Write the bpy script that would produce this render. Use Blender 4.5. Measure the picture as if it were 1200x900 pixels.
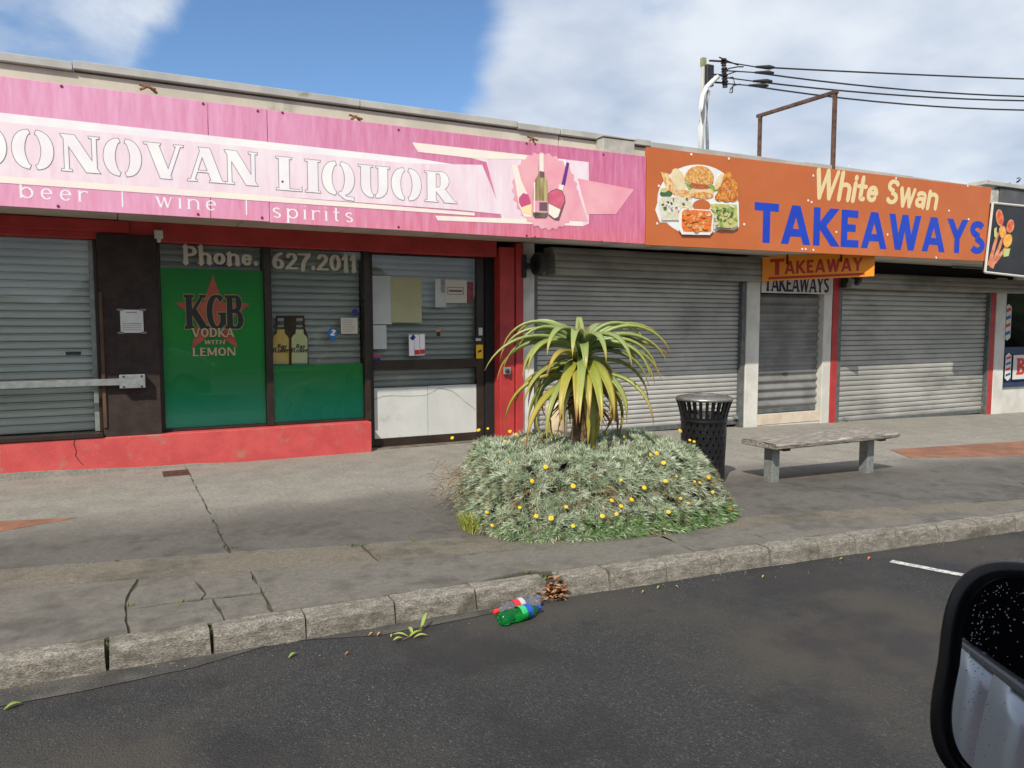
import bpy, bmesh, math, random
from mathutils import Vector, Matrix
R = math.radians
random.seed(11)
S = bpy.context.scene
for o in list(bpy.data.objects): bpy.data.objects.remove(o)
COL = S.collection

# ------------------------------------------------------------------ camera
EYE = 1.65; FPX = 900.0; YAW = R(27.4); PITCH = R(-4.45)
cam_d = bpy.data.cameras.new('camera'); cam = bpy.data.objects.new('camera', cam_d); COL.objects.link(cam)
cam_d.sensor_width = 36; cam_d.lens = 36 * FPX / 1200; cam_d.clip_start = 0.02; cam_d.clip_end = 3000
cam.location = (0, 0, EYE); cam.rotation_euler = (R(90) + PITCH, 0, -YAW)
S.camera = cam
S.render.resolution_x = 1024; S.render.resolution_y = 768

# ------------------------------------------------------------------ world, sun, exposure
SUN_EL = R(43); SUN_A = R(46)      # light travels towards +Y, swung SUN_A towards +X
sun_from = Vector((-math.sin(SUN_A) * math.cos(SUN_EL), -math.cos(SUN_A) * math.cos(SUN_EL), math.sin(SUN_EL)))
sd = bpy.data.lights.new('sun', 'SUN'); so = bpy.data.objects.new('sun', sd); COL.objects.link(so)
sd.energy = 3.5; sd.angle = R(0.6); sd.color = (1.0, 0.93, 0.82)
so.rotation_euler = (-sun_from).to_track_quat('-Z', 'Y').to_euler(); so.location = (-20, -20, 30)
W = bpy.data.worlds.new('World'); S.world = W; W.use_nodes = True
nt = W.node_tree; nt.nodes.clear()
def N(t, ty, **kw):
    n = t.nodes.new(ty)
    for k, v in kw.items(): setattr(n, k, v)
    return n
wo = N(nt, 'ShaderNodeOutputWorld'); bg = N(nt, 'ShaderNodeBackground'); bg.inputs[1].default_value = 0.10
sky = N(nt, 'ShaderNodeTexSky', sky_type='NISHITA'); sky.sun_disc = False
sky.sun_elevation = SUN_EL; sky.sun_rotation = math.atan2(sun_from.x, sun_from.y)
sky.air_density = 1.0; sky.dust_density = 0.2; sky.ozone_density = 2.5
tc = N(nt, 'ShaderNodeTexCoord')
sep = N(nt, 'ShaderNodeSeparateXYZ'); nt.links.new(tc.outputs['Generated'], sep.inputs[0])
def M(t, op, a, b=None, c=None, clamp=False):
    n = N(t, 'ShaderNodeMath', operation=op); n.use_clamp = clamp
    for i, v in enumerate((a, b, c)):
        if v is None: continue
        if isinstance(v, (int, float)): n.inputs[i].default_value = v
        else: t.links.new(v, n.inputs[i])
    return n.outputs[0]
den = M(nt, 'ADD', M(nt, 'MAXIMUM', sep.outputs[2], 0.0), 0.28)
cx = M(nt, 'DIVIDE', sep.outputs[0], den); cy = M(nt, 'DIVIDE', sep.outputs[1], den)
cmb = N(nt, 'ShaderNodeCombineXYZ'); nt.links.new(cx, cmb.inputs[0]); nt.links.new(cy, cmb.inputs[1]); cmb.inputs[2].default_value = 3.7
nz = N(nt, 'ShaderNodeTexNoise'); nz.inputs['Scale'].default_value = 1.5; nz.inputs['Detail'].default_value = 9; nz.inputs['Roughness'].default_value = 0.55; nz.inputs['Distortion'].default_value = 0.35
nt.links.new(cmb.outputs[0], nz.inputs['Vector'])
nz2 = N(nt, 'ShaderNodeTexNoise'); nz2.inputs['Scale'].default_value = 3.1; nz2.inputs['Detail'].default_value = 7
nt.links.new(cmb.outputs[0], nz2.inputs['Vector'])
def dirpx(x, y):
    d = Vector((math.sin(YAW) * math.cos(PITCH), math.cos(YAW) * math.cos(PITCH), math.sin(PITCH)))
    r = Vector((math.cos(YAW), -math.sin(YAW), 0)); u = r.cross(d)
    return d * FPX + r * (x - 600) + u * (450 - y)
def sky_gap(x, y, deg0, deg1):          # 1 inside a break in the cloud, 0 outside
    v = dirpx(x, y).normalized()
    dp = N(nt, 'ShaderNodeVectorMath', operation='DOT_PRODUCT'); nt.links.new(tc.outputs['Generated'], dp.inputs[0]); dp.inputs[1].default_value = v
    mr = N(nt, 'ShaderNodeMapRange', interpolation_type='SMOOTHSTEP'); nt.links.new(dp.outputs['Value'], mr.inputs[0])
    mr.inputs[1].default_value = math.cos(R(deg1)); mr.inputs[2].default_value = math.cos(R(deg0))
    return mr.outputs[0]
gap = M(nt, 'ADD', sky_gap(430, 50, 1, 11), sky_gap(310, 130, 0, 11), clamp=True)
gap = M(nt, 'ADD', gap, M(nt, 'MULTIPLY', M(nt, 'SUBTRACT', nz2.outputs[0], 0.5), 0.5), clamp=True)
gap = M(nt, 'MAXIMUM', gap, M(nt, 'MULTIPLY', sky_gap(90, 30, 0, 16), 0.42))
dens = M(nt, 'ADD', M(nt, 'ADD', nz.outputs[0], 0.25), M(nt, 'MULTIPLY', gap, -0.42))
mrc = N(nt, 'ShaderNodeMapRange', interpolation_type='SMOOTHSTEP'); nt.links.new(dens, mrc.inputs[0])
mrc.inputs[1].default_value = 0.43; mrc.inputs[2].default_value = 0.66; mrc.inputs[4].default_value = 0.93
crgb = N(nt, 'ShaderNodeMix', data_type='RGBA'); cmr = N(nt, 'ShaderNodeMapRange'); nt.links.new(nz2.outputs[0], cmr.inputs[0]); cmr.inputs[1].default_value = .32; cmr.inputs[2].default_value = .66; nt.links.new(cmr.outputs[0], crgb.inputs[0])
crgb.inputs[6].default_value = (3.8, 4.5, 5.7, 1); crgb.inputs[7].default_value = (6.8, 7.2, 7.7, 1)
skm = N(nt, 'ShaderNodeMix', data_type='RGBA'); nt.links.new(mrc.outputs[0], skm.inputs[0])
stn = N(nt, 'ShaderNodeMix', data_type='RGBA', blend_type='MULTIPLY'); stn.inputs[0].default_value = 1.0; stn.inputs[7].default_value = (0.84, 1.0, 1.14, 1)
nt.links.new(sky.outputs[0], stn.inputs[6]); nt.links.new(stn.outputs[2], skm.inputs[6]); nt.links.new(crgb.outputs[2], skm.inputs[7])
nt.links.new(skm.outputs[2], bg.inputs[0]); nt.links.new(bg.outputs[0], wo.inputs[0])
S.view_settings.view_transform = 'Standard'; S.view_settings.look = 'None'; S.view_settings.gamma = 1.0
S.view_settings.use_curve_mapping = False; S.view_settings.exposure = 0.32

# ------------------------------------------------------------------ helpers
def at(x, y, Y):                        # photo pixel -> point on the plane Y
    v = dirpx(x, y); t = Y / v.y
    return Vector((v.x * t, Y, EYE + v.z * t))
def zg(X): return -0.022 * min(max(0.0, X - 5.0), 16.0)
def onground(x, y, dz=0.0):
    z = dz
    for _ in range(20):
        v = dirpx(x, y); t = (z - EYE) / v.z; p = v * t; z = zg(p.x) + dz
    return Vector((p.x, p.y, z))

class MB:
    def __init__(s): s.v = []; s.f = []; s.m = []; s.c = None; s.smooth = False
    def add(s, vs, fs, mi=0):
        b = len(s.v); s.v += [tuple(p) for p in vs]; s.f += [tuple(i + b for i in f) for f in fs]; s.m += [mi] * len(fs)
    def box(s, x0, x1, y0, y1, z0, z1, mi=0):
        s.add([(x0,y0,z0),(x1,y0,z0),(x1,y1,z0),(x0,y1,z0),(x0,y0,z1),(x1,y0,z1),(x1,y1,z1),(x0,y1,z1)],
              [(0,3,2,1),(4,5,6,7),(0,1,5,4),(1,2,6,5),(2,3,7,6),(3,0,4,7)], mi)
    def prism(s, pts, off, mi=0):       # polygon of 3-D points pushed by vector off
        n = len(pts); off = Vector(off)
        s.add([Vector(p) for p in pts] + [Vector(p) + off for p in pts],
              [tuple(range(n)), tuple(range(2*n-1, n-1, -1))] + [(i, i+n, (i+1) % n + n, (i+1) % n) for i in range(n)], mi)
    def tube(s, pts, rad, seg=8, mi=0, cap=True, up=(0,0,1)):
        pts = [Vector(p) for p in pts]; n = len(pts)
        rr = rad if isinstance(rad, (list, tuple)) else [rad] * n
        vs = []; upv = Vector(up)
        for i, p in enumerate(pts):
            t = (pts[min(i+1, n-1)] - pts[max(i-1, 0)]).normalized()
            a = t.cross(upv)
            if a.length < 1e-3: a = t.cross(Vector((1,0,0)))
            a.normalize(); b = a.cross(t)
            vs += [p + (a * math.cos(2*math.pi*k/seg) + b * math.sin(2*math.pi*k/seg)) * rr[i] for k in range(seg)]
        fs = [(i*seg+k, i*seg+(k+1) % seg, (i+1)*seg+(k+1) % seg, (i+1)*seg+k) for i in range(n-1) for k in range(seg)]
        if cap: fs += [tuple(range(seg-1, -1, -1)), tuple((n-1)*seg + k for k in range(seg))]
        s.add(vs, fs, mi)
    def lathe(s, prof, c, seg=24, mi=0, axis=None):   # prof: (r, h); axis: (ex, ey, ez) frame
        c = Vector(c); ex, ey, ez = axis or (Vector((1,0,0)), Vector((0,1,0)), Vector((0,0,1)))
        n = len(prof); vs = []
        for r, h in prof:
            vs += [c + ex * (r*math.cos(2*math.pi*k/seg)) + ey * (r*math.sin(2*math.pi*k/seg)) + ez * h for k in range(seg)]
        s.add(vs, [(i*seg+k, i*seg+(k+1) % seg, (i+1)*seg+(k+1) % seg, (i+1)*seg+k) for i in range(n-1) for k in range(seg)], mi)

ORG = {}
def build(name, mb, mats, parent=None, smooth=False, bevel=0.0, seg=1, label=None, cat=None, group=None, kind=None, origin=None):
    o0 = ORG[parent.name] if parent else Vector(origin or (0, 0, 0))
    me = bpy.data.meshes.new(name)
    me.from_pydata([(v[0]-o0.x, v[1]-o0.y, v[2]-o0.z) for v in mb.v], [], mb.f)
    if not isinstance(mats, (list, tuple)): mats = [mats]
    for m in mats: me.materials.append(m)
    if len(mats) > 1: me.polygons.foreach_set('material_index', mb.m)
    if smooth: me.polygons.foreach_set('use_smooth', [True] * len(me.polygons))
    if mb.c is not None:
        a = me.color_attributes.new('tone', 'FLOAT_COLOR', 'POINT')
        for i, c in enumerate(mb.c): a.data[i].color = (c, c, c, 1)
    me.update()
    o = bpy.data.objects.new(name, me); COL.objects.link(o)
    ORG[o.name] = o0
    if parent: o.parent = parent
    else: o.location = o0
    if bevel:
        b = o.modifiers.new('bevel', 'BEVEL'); b.width = bevel; b.segments = seg; b.limit_method = 'ANGLE'; b.angle_limit = R(40)
    tag(o, label, cat, group, kind)
    return o
def tag(o, label=None, cat=None, group=None, kind=None):
    for k, v in (('label', label), ('category', cat), ('group', group), ('kind', kind)):
        if v: o[k] = v
    return o
def thing(name, loc, label, cat, group=None):
    o = bpy.data.objects.new(name, None); COL.objects.link(o); o.location = loc; o.empty_display_size = 0.2
    ORG[o.name] = Vector(loc); return tag(o, label, cat, group)
def copyat(src, parent, loc, rot=None, scale=None):
    o = src.copy(); COL.objects.link(o); o.parent = parent; o.location = loc
    if rot is not None: o.rotation_euler = rot
    if scale is not None: o.scale = scale
    ORG[o.name] = ORG.get(parent.name, Vector()) if parent else Vector(loc); return o
def pbox(name, m, parent, x0, x1, y0, y1, z0, z1, bevel=0.004, **kw):
    b = MB(); b.box(x0, x1, y0, y1, z0, z1); return build(name, b, m, parent, bevel=bevel, **kw)

# ------------------------------------------------------------------ materials
MATS = {}
def mat(name, c, rough=0.7, c2=None, scale=6.0, detail=6, lo=0.35, hi=0.65, bump=0.0, bscale=60.0, metal=0.0, spec=0.5,
        dirt=None, dscale=1.3, dlo=0.55, dhi=0.75, stretch=(1,1,1), fine=0.0, fscale=220, trans=0.0, alpha=None, sheen=0, rough2=None):
    if name in MATS: return MATS[name]
    m = bpy.data.materials.new(name); m.use_nodes = True; t = m.node_tree
    p = t.nodes['Principled BSDF']; L = t.links.new
    p.inputs['Roughness'].default_value = rough; p.inputs['Metallic'].default_value = metal; p.inputs['Specular IOR Level'].default_value = spec
    geo = N(t, 'ShaderNodeNewGeometry'); mp = N(t, 'ShaderNodeMapping'); mp.inputs['Scale'].default_value = stretch
    L(geo.outputs['Position'], mp.inputs[0])
    def noise(sc, det=5, ro=0.6):
        n = N(t, 'ShaderNodeTexNoise'); n.inputs['Scale'].default_value = sc; n.inputs['Detail'].default_value = det; n.inputs['Roughness'].default_value = ro
        L(mp.outputs[0], n.inputs['Vector']); return n.outputs[0]
    def rng(v, a, b, c_=0.0, d=1.0):
        r = N(t, 'ShaderNodeMapRange', interpolation_type='SMOOTHSTEP'); L(v, r.inputs[0])
        for i, q in enumerate((a, b, c_, d)): r.inputs[i+1].default_value = q
        return r.outputs[0]
    def mix(f, a, b, mode='MIX'):
        x = N(t, 'ShaderNodeMix', data_type='RGBA', blend_type=mode)
        for i, q in ((0, f), (6, a), (7, b)):
            if isinstance(q, (int, float)): x.inputs[i].default_value = q
            elif isinstance(q, tuple): x.inputs[i].default_value = (*q[:3], 1)
            else: L(q, x.inputs[i])
        return x.outputs[2]
    m['_h'] = 0
    col = None
    if c2 is not None: col = mix(rng(noise(scale, detail), lo, hi), c, c2)
    if fine:
        col = mix(fine, col if col is not None else c, mix(rng(noise(fscale, 2, 0.5), 0.3, 0.7), (0,0,0), (1,1,1)), 'OVERLAY')
    if dirt is not None: col = mix(rng(noise(dscale, 7, 0.65), dlo, dhi), col if col is not None else c, dirt)
    if col is None: p.inputs['Base Color'].default_value = (*c, 1)
    else: L(col, p.inputs['Base Color'])
    if rough2 is not None: L(rng(noise(scale*0.7, 5), 0.35, 0.65, rough, rough2), p.inputs['Roughness'])
    if bump:
        b = N(t, 'ShaderNodeBump'); b.inputs['Strength'].default_value = bump; b.inputs['Distance'].default_value = 0.01
        L(noise(bscale, 4), b.inputs['Height']); L(b.outputs[0], p.inputs['Normal'])
    if trans: p.inputs['Transmission Weight'].default_value = trans
    MATS[name] = m
    return m
def sr(r, g, b):                        # 8-bit sRGB -> linear
    return tuple(((v/255+0.055)/1.055)**2.4 if v > 10 else v/255/12.92 for v in (r, g, b))
def tonemat(name, stops, rough=0.5, trans=0.0, fine=0.15):   # colour follows the vertex attribute 'tone'
    m = bpy.data.materials.new(name); m.use_nodes = True; t = m.node_tree; p = t.nodes['Principled BSDF']
    a = N(t, 'ShaderNodeVertexColor'); a.layer_name = 'tone'; r = N(t, 'ShaderNodeValToRGB'); t.links.new(a.outputs[0], r.inputs[0])
    while len(r.color_ramp.elements) < len(stops): r.color_ramp.elements.new(0.5)
    for e, (q, c) in zip(r.color_ramp.elements, stops): e.position = q; e.color = (*c, 1)
    geo = N(t, 'ShaderNodeNewGeometry'); n = N(t, 'ShaderNodeTexNoise'); n.inputs['Scale'].default_value = 30; t.links.new(geo.outputs[0], n.inputs[0])
    x = N(t, 'ShaderNodeMix', data_type='RGBA', blend_type='OVERLAY'); x.inputs[0].default_value = fine
    t.links.new(r.outputs[0], x.inputs[6]); t.links.new(n.outputs[0], x.inputs[7])
    t.links.new(x.outputs[2], p.inputs['Base Color']); p.inputs['Roughness'].default_value = rough
    if trans:
        tr = N(t, 'ShaderNodeBsdfTranslucent'); t.links.new(x.outputs[2], tr.inputs[0]); ms = N(t, 'ShaderNodeMixShader'); ms.inputs[0].default_value = trans
        t.links.new(p.outputs[0], ms.inputs[1]); t.links.new(tr.outputs[0], ms.inputs[2]); t.links.new(ms.outputs[0], t.nodes['Material Output'].inputs[0])
    return m
def glassmat(name, tint=(1,1,1), ior=1.45, rough=0.02):
    m = bpy.data.materials.new(name); m.use_nodes = True; t = m.node_tree; t.nodes.remove(t.nodes['Principled BSDF'])
    f = N(t, 'ShaderNodeFresnel'); f.inputs[0].default_value = ior; tr = N(t, 'ShaderNodeBsdfTransparent'); tr.inputs[0].default_value = (*tint, 1)
    g = N(t, 'ShaderNodeBsdfGlossy'); g.inputs['Roughness'].default_value = rough; ms = N(t, 'ShaderNodeMixShader')
    t.links.new(f.outputs[0], ms.inputs[0]); t.links.new(tr.outputs[0], ms.inputs[1]); t.links.new(g.outputs[0], ms.inputs[2]); t.links.new(ms.outputs[0], t.nodes['Material Output'].inputs[0])
    return m

RED = mat('red_paint', sr(182,58,56), 0.55, sr(164,48,48), 3.0, bump=0.25, bscale=40, dirt=sr(120,40,38), dlo=0.62, dhi=0.8)
REDW = mat('red_plinth_paint', sr(204,84,82), 0.65, sr(190,72,72), 4.0, bump=0.5, bscale=55, dirt=sr(176,112,100), dscale=6, dlo=0.56, dhi=0.74, fine=0.22, fscale=120)
WHITE = mat('white_paint', sr(216,214,206), 0.6, sr(196,194,186), 2.5, dirt=sr(150,146,136), dlo=0.6, dhi=0.85, bump=0.15)
DARKB = mat('dark_brown_render', sr(44,34,30), 0.85, sr(58,46,41), 9, bump=0.8, bscale=70)
FRAME = mat('dark_bronze_frame', sr(56,44,36), 0.4, sr(44,34,29), 5, spec=0.4)
SOFFIT = mat('soffit_board', sr(196,188,172), 0.8, sr(172,163,147), 1.5, dirt=sr(120,108,92), dlo=0.6, dhi=0.8)
STEEL = mat('galvanised_steel', sr(150,154,154), 0.5, sr(128,133,134), 14, metal=0.35, dirt=sr(100,98,92), dscale=2, dlo=0.6, dhi=0.8)
RAIL = mat('grey_steel', sr(110,114,112), 0.5, sr(90,94,93), 9, metal=0.3)
SH_GREEN = mat('pale_green_grey_shutter', sr(226,226,218), 0.5, sr(210,212,204), 3, metal=0.1, stretch=(0.25,1,1))
random.seed(31)
SH_GREY = mat('mid_grey_shutter', sr(186,185,180), 0.5, sr(166,166,162), 2.2, metal=0.1, dirt=sr(122,121,118), dscale=0.9, dlo=0.54, dhi=0.8, stretch=(0.6,1,1))
SH_DARK = mat('aged_grey_shutter', sr(180,179,173), 0.5, sr(156,156,151), 2.0, metal=0.1, dirt=sr(114,112,107), dscale=1.0, dlo=0.5, dhi=0.8, stretch=(0.4,1,1))
SH_DOOR = mat('dull_grey_roller_door', sr(134,134,132), 0.55, sr(112,112,110), 2.4, metal=0.1, dirt=sr(146,140,130), dscale=2, dlo=0.6, dhi=0.8)
SH_IN = mat('inner_shutter_grey', sr(202,200,194), 0.5, sr(184,183,178), 3, metal=0.15, stretch=(0.25,1,1))
BLACK = mat('black_plastic', (0.012,0.012,0.013), 0.5, (0.02,0.02,0.02), 10)
BLACKM = mat('black_metal_paint', (0.008,0.008,0.009), 0.42, (0.012,0.012,0.013), 12, spec=0.4)
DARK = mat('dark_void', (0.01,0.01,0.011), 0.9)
CONCW = mat('parapet_board', sr(206,200,184), 0.75, sr(188,182,166), 1.6, dirt=sr(128,122,108), dscale=1.8, dlo=0.58, dhi=0.78, stretch=(1,1,0.4), bump=0.2)
FLASH = mat('roof_capping_metal', sr(186,186,180), 0.5, sr(166,166,160), 2.0, metal=0.0, dirt=sr(112,104,90), dscale=3, dlo=0.62, dhi=0.8)
RUST = mat('rusty_steel', sr(104,76,62), 0.85, sr(72,52,45), 12, bump=0.4, dirt=sr(140,104,80), dscale=7, dlo=0.55, dhi=0.7)
PAPER = mat('white_paper', sr(214,214,210), 0.7, sr(200,202,198), 3)
GLASS = glassmat('window_glass', (0.95,0.97,0.96))

# ------------------------------------------------------------------ lettering: strokes turned into flat shapes
def arc(cx, cy, rx, ry, a0, a1, n=14):
    return [(cx + rx*math.cos(R(a0+(a1-a0)*i/n)), cy + ry*math.sin(R(a0+(a1-a0)*i/n))) for i in range(n+1)]
def glyph(ch, T, t, g):
    h = T/2; v = t/2; o = 1 - v
    if ch == 'I': return T, [([(h,0),(h,1)],'k','se')]
    if ch == '1': return T*1.7, [([(T*.95,0),(T*.95,1)],'k','s'), ([(T*.55,.93),(0.03,.72)],'h','')]
    if ch == 'L': return .68, [([(h,0),(h,1)],'k','se'), ([(h,v),(.66,v)],'h','u')]
    if ch == 'T': return .78, [([(.39,0),(.39,1)],'k','s'), ([(0,o),(.78,o)],'h','dD')]
    if ch == 'E': return .66, [([(h,0),(h,1)],'k','se'), ([(h,o),(.62,o)],'h','d'), ([(h,.52),(.54,.52)],'h',''), ([(h,v),(.66,v)],'h','u')]
    if ch == 'A': return .92, [([(.05+h*.3,0),(.43,1)],'n','s'), ([(.46,1),(.87-h*.3,0)],'k','e'), ([(.2,.3),(.7,.3)],'h','')]
    if ch == 'V': return .92, [([(.05+h*.3,1),(.45,0)],'k','s'), ([(.48,0),(.87-h*.3,1)],'n','e')]
    if ch == 'W': return 1.25, [([(h*.8,1),(.36,0)],'k','s'), ([(.36,0),(.62,1)],'n',''), ([(.62,1),(.88,0)],'k',''), ([(.88,0),(1.25-h*.8,1)],'n','e')]
    if ch == 'M': return 1.05, [([(h*.8,0),(h*.8,1)],'n','se'), ([(h*.9,1),(.52,.1)],'k',''), ([(.52,.1),(1.05-h*.9,1)],'n',''), ([(1.05-h,0),(1.05-h,1)],'k','se')]
    if ch == 'N': return .92, [([(max(h*.7,.06),0),(max(h*.7,.06),1)],'n','se'), ([(.1+h*.3,1),(.82-h*.3,0)],'k',''), ([(.92-max(h*.7,.06),0),(.92-max(h*.7,.06),1)],'n','e')]
    if ch == 'Y': return .88, [([(.05+h*.4,1),(.44,.45)],'k','s'), ([(.44,.45),(.83-h*.4,1)],'n','e'), ([(.44,0),(.44,.48)],'k','s')]
    if ch == 'H': return .88, [([(h,0),(h,1)],'k','se'), ([(.88-h,0),(.88-h,1)],'k','se'), ([(h,.5),(.88-h,.5)],'h','')]
    if ch == 'K': return .86, [([(h,0),(h,1)],'k','se'), ([(h+T*.3,.42),(.78-h*.3,1)],'n','e'), ([(h+T*.55,.58),(.82-h*.2,0)],'k','e')]
    if ch in 'OQ0':
        w = .92 if ch != '0' else .72; r = w/2 - h
        s = [(arc(w/2,.5,r,.5-v,97,263),'a',''), (arc(w/2,.5,r,.5-v,-83,83),'a','')] if g else [(arc(w/2,.5,r,.5-v,0,360,28),'a','c')]
        if g: s = [([(x-g/2,y) for x,y in s[0][0]],'a',''), ([(x+g/2,y) for x,y in s[1][0]],'a','')]
        if ch == 'Q': s += [([(w*.52,.06),(w*.75,-.1),(w*1.02,-.12)],'n','')]
        return w + g, s
    if ch == 'D':
        return .88, [([(h,0),(h,1)],'k','se'), ([(h+g,o)] + arc(.42,.5,.88-h-.42,.5-v,90,-90,16) + [(h+g,v)],'a','')]
    if ch == 'U':
        return .86, [([(h,1)] + arc(.43,.36,.43-h,.36-v,180,270-(8 if g else 0),8),'a','s'), (arc(.43,.36,.43-h,.36-v,270+(8 if g else 0),360,8) + [(.86-h,1)],'a','e')]
    if ch in 'PRB':
        if ch == 'B':
            return .76, [([(h,0),(h,1)],'k','se'), ([(h+g,o)] + arc(.36,.76,.68-h-.36,.24-v,90,-90,10) + [(h+g,.53)],'a',''), ([(h+g,.53)] + arc(.38,.27,.75-h-.38,.27-v,90,-90,10) + [(h+g,v)],'a','')]
        s = [([(h,0),(h,1)],'k','se'), ([(h+g,o)] + arc(.4,.72,.76-h-.4,.28-v,90,-90,12) + [(h+g,.45)],'a','')]
        if ch == 'R': s.append(([(.42,.45),(.86-h*.3,0)],'k','e')); return .9, s
        return .76, s
    if ch in 'S':
        w = .72; return w, [(arc(w/2,.74,w/2-h,.26-v,25,270,14) + arc(w/2,.26,w/2-h*.95,.26-v,90,-155,14),'a','')]
    if ch == 'G': return .88, [(arc(.46,.5,.46-h,.5-v,48,330,22),'a',''), ([(.86-h,.12),(.86-h,.45)],'k',''), ([(.5,.45),(.88,.45)],'h','')]
    if ch == '2': return .7, [(arc(.35,.7,.35-h,.3-v,165,-30,12) + [(.1,v)],'a',''), ([(.03,v),(.7,v)],'h','u')]
    if ch == '6': return .72, [(arc(.36,.31,.36-h,.31-v,0,360,22),'a','c'), (arc(.62,.35,.62-h,.65-v,178,98,10),'a','')]
    if ch == '7': return .66, [([(0,o),(.66,o)],'h','d'), ([(.62,1-t*.6),(.3,.45),(.24,0)],'k','')]
    if ch == '.': return T*1.1, [([(h*1.1,h*.8),(h*1.1,h*1.2)],'k','')]
    if ch == '|': return T, [([(h,-.1),(h,1)],'k','')]
    x = .66                              # lower case, x-height .66
    if ch == 'o': return .7, [(arc(.35,x/2,.35-h,x/2-v,0,360,24),'a','c')]
    if ch == 'e': return .64, [(arc(.33,x/2,.33-h,x/2-v,2,320,20),'a',''), ([(h*.8,.36),(.64-h*.5,.36)],'h','')]
    if ch == 'a': return .66, [(arc(.3,.2,.3-h*.8,.2-v*.6,0,360,18),'a','c'), (arc(.32,.44,.32-h*.8,.22-v,150,0,10) + [(.64-h,0)],'a','')]
    if ch == 'c': return .6, [(arc(.33,x/2,.33-h,x/2-v,45,315,18),'a','')]
    if ch == 'n': return .72, [([(h,0),(h,x)],'k','sE'), ([(h,.38)] + arc(.36,.4,.36-h,x-.4-v,165,0,10) + [(.72-h,0)],'a','e')]
    if ch == 'h': return .72, [([(h,0),(h,1)],'k','sE'), ([(h,.38)] + arc(.36,.4,.36-h,x-.4-v,165,0,10) + [(.72-h,0)],'a','e')]
    if ch == 'i': return T*1.05, [([(h,0),(h,x)],'k','sE'), ([(h,.86),(h,.9)],'k','')]
    if ch == 'l': return T*1.05, [([(h,0),(h,1)],'k','sE')]
    if ch == 'r': return .5, [([(h,0),(h,x)],'k','sE'), (arc(.36,.38,.36-h,x-.38-v,165,50,8),'a','')]
    if ch == 't': return .46, [([(.2,.92),(.2,.2)] + arc(.2+.12,.16,.12,.16-v,180,300,6),'a',''), ([(0,x-v),(.44,x-v)],'h','')]
    if ch == 's': return .52, [(arc(.26,x*.75,.26-h*.8,x*.25-v*.6,30,270,10) + arc(.26,x*.25,.26-h*.8,x*.25-v*.6,90,-150,10),'a','')]
    if ch == 'b': return .72, [([(h,0),(h,1)],'k','E'), (arc(.38,x/2,.34-h*.6,x/2-v,150,-150,18),'a','')]
    if ch == 'p': return .72, [([(h,-.3),(h,x)],'k','sE'), (arc(.38,x/2,.34-h*.6,x/2-v,150,-150,18),'a','')]
    if ch == 'y': return .7, [([(h,x),(.36,.02)],'k',''), ([(.7-h,x),(.36,.0),(.2,-.28)],'k','')]
    if ch == 'w': return .98, [([(h*.8,x),(.3,0)],'k','s'), ([(.3,0),(.5,x)],'n',''), ([(.5,x),(.7,0)],'k',''), ([(.7,0),(.98-h*.8,x)],'n','e')]
    return .35, []
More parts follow.
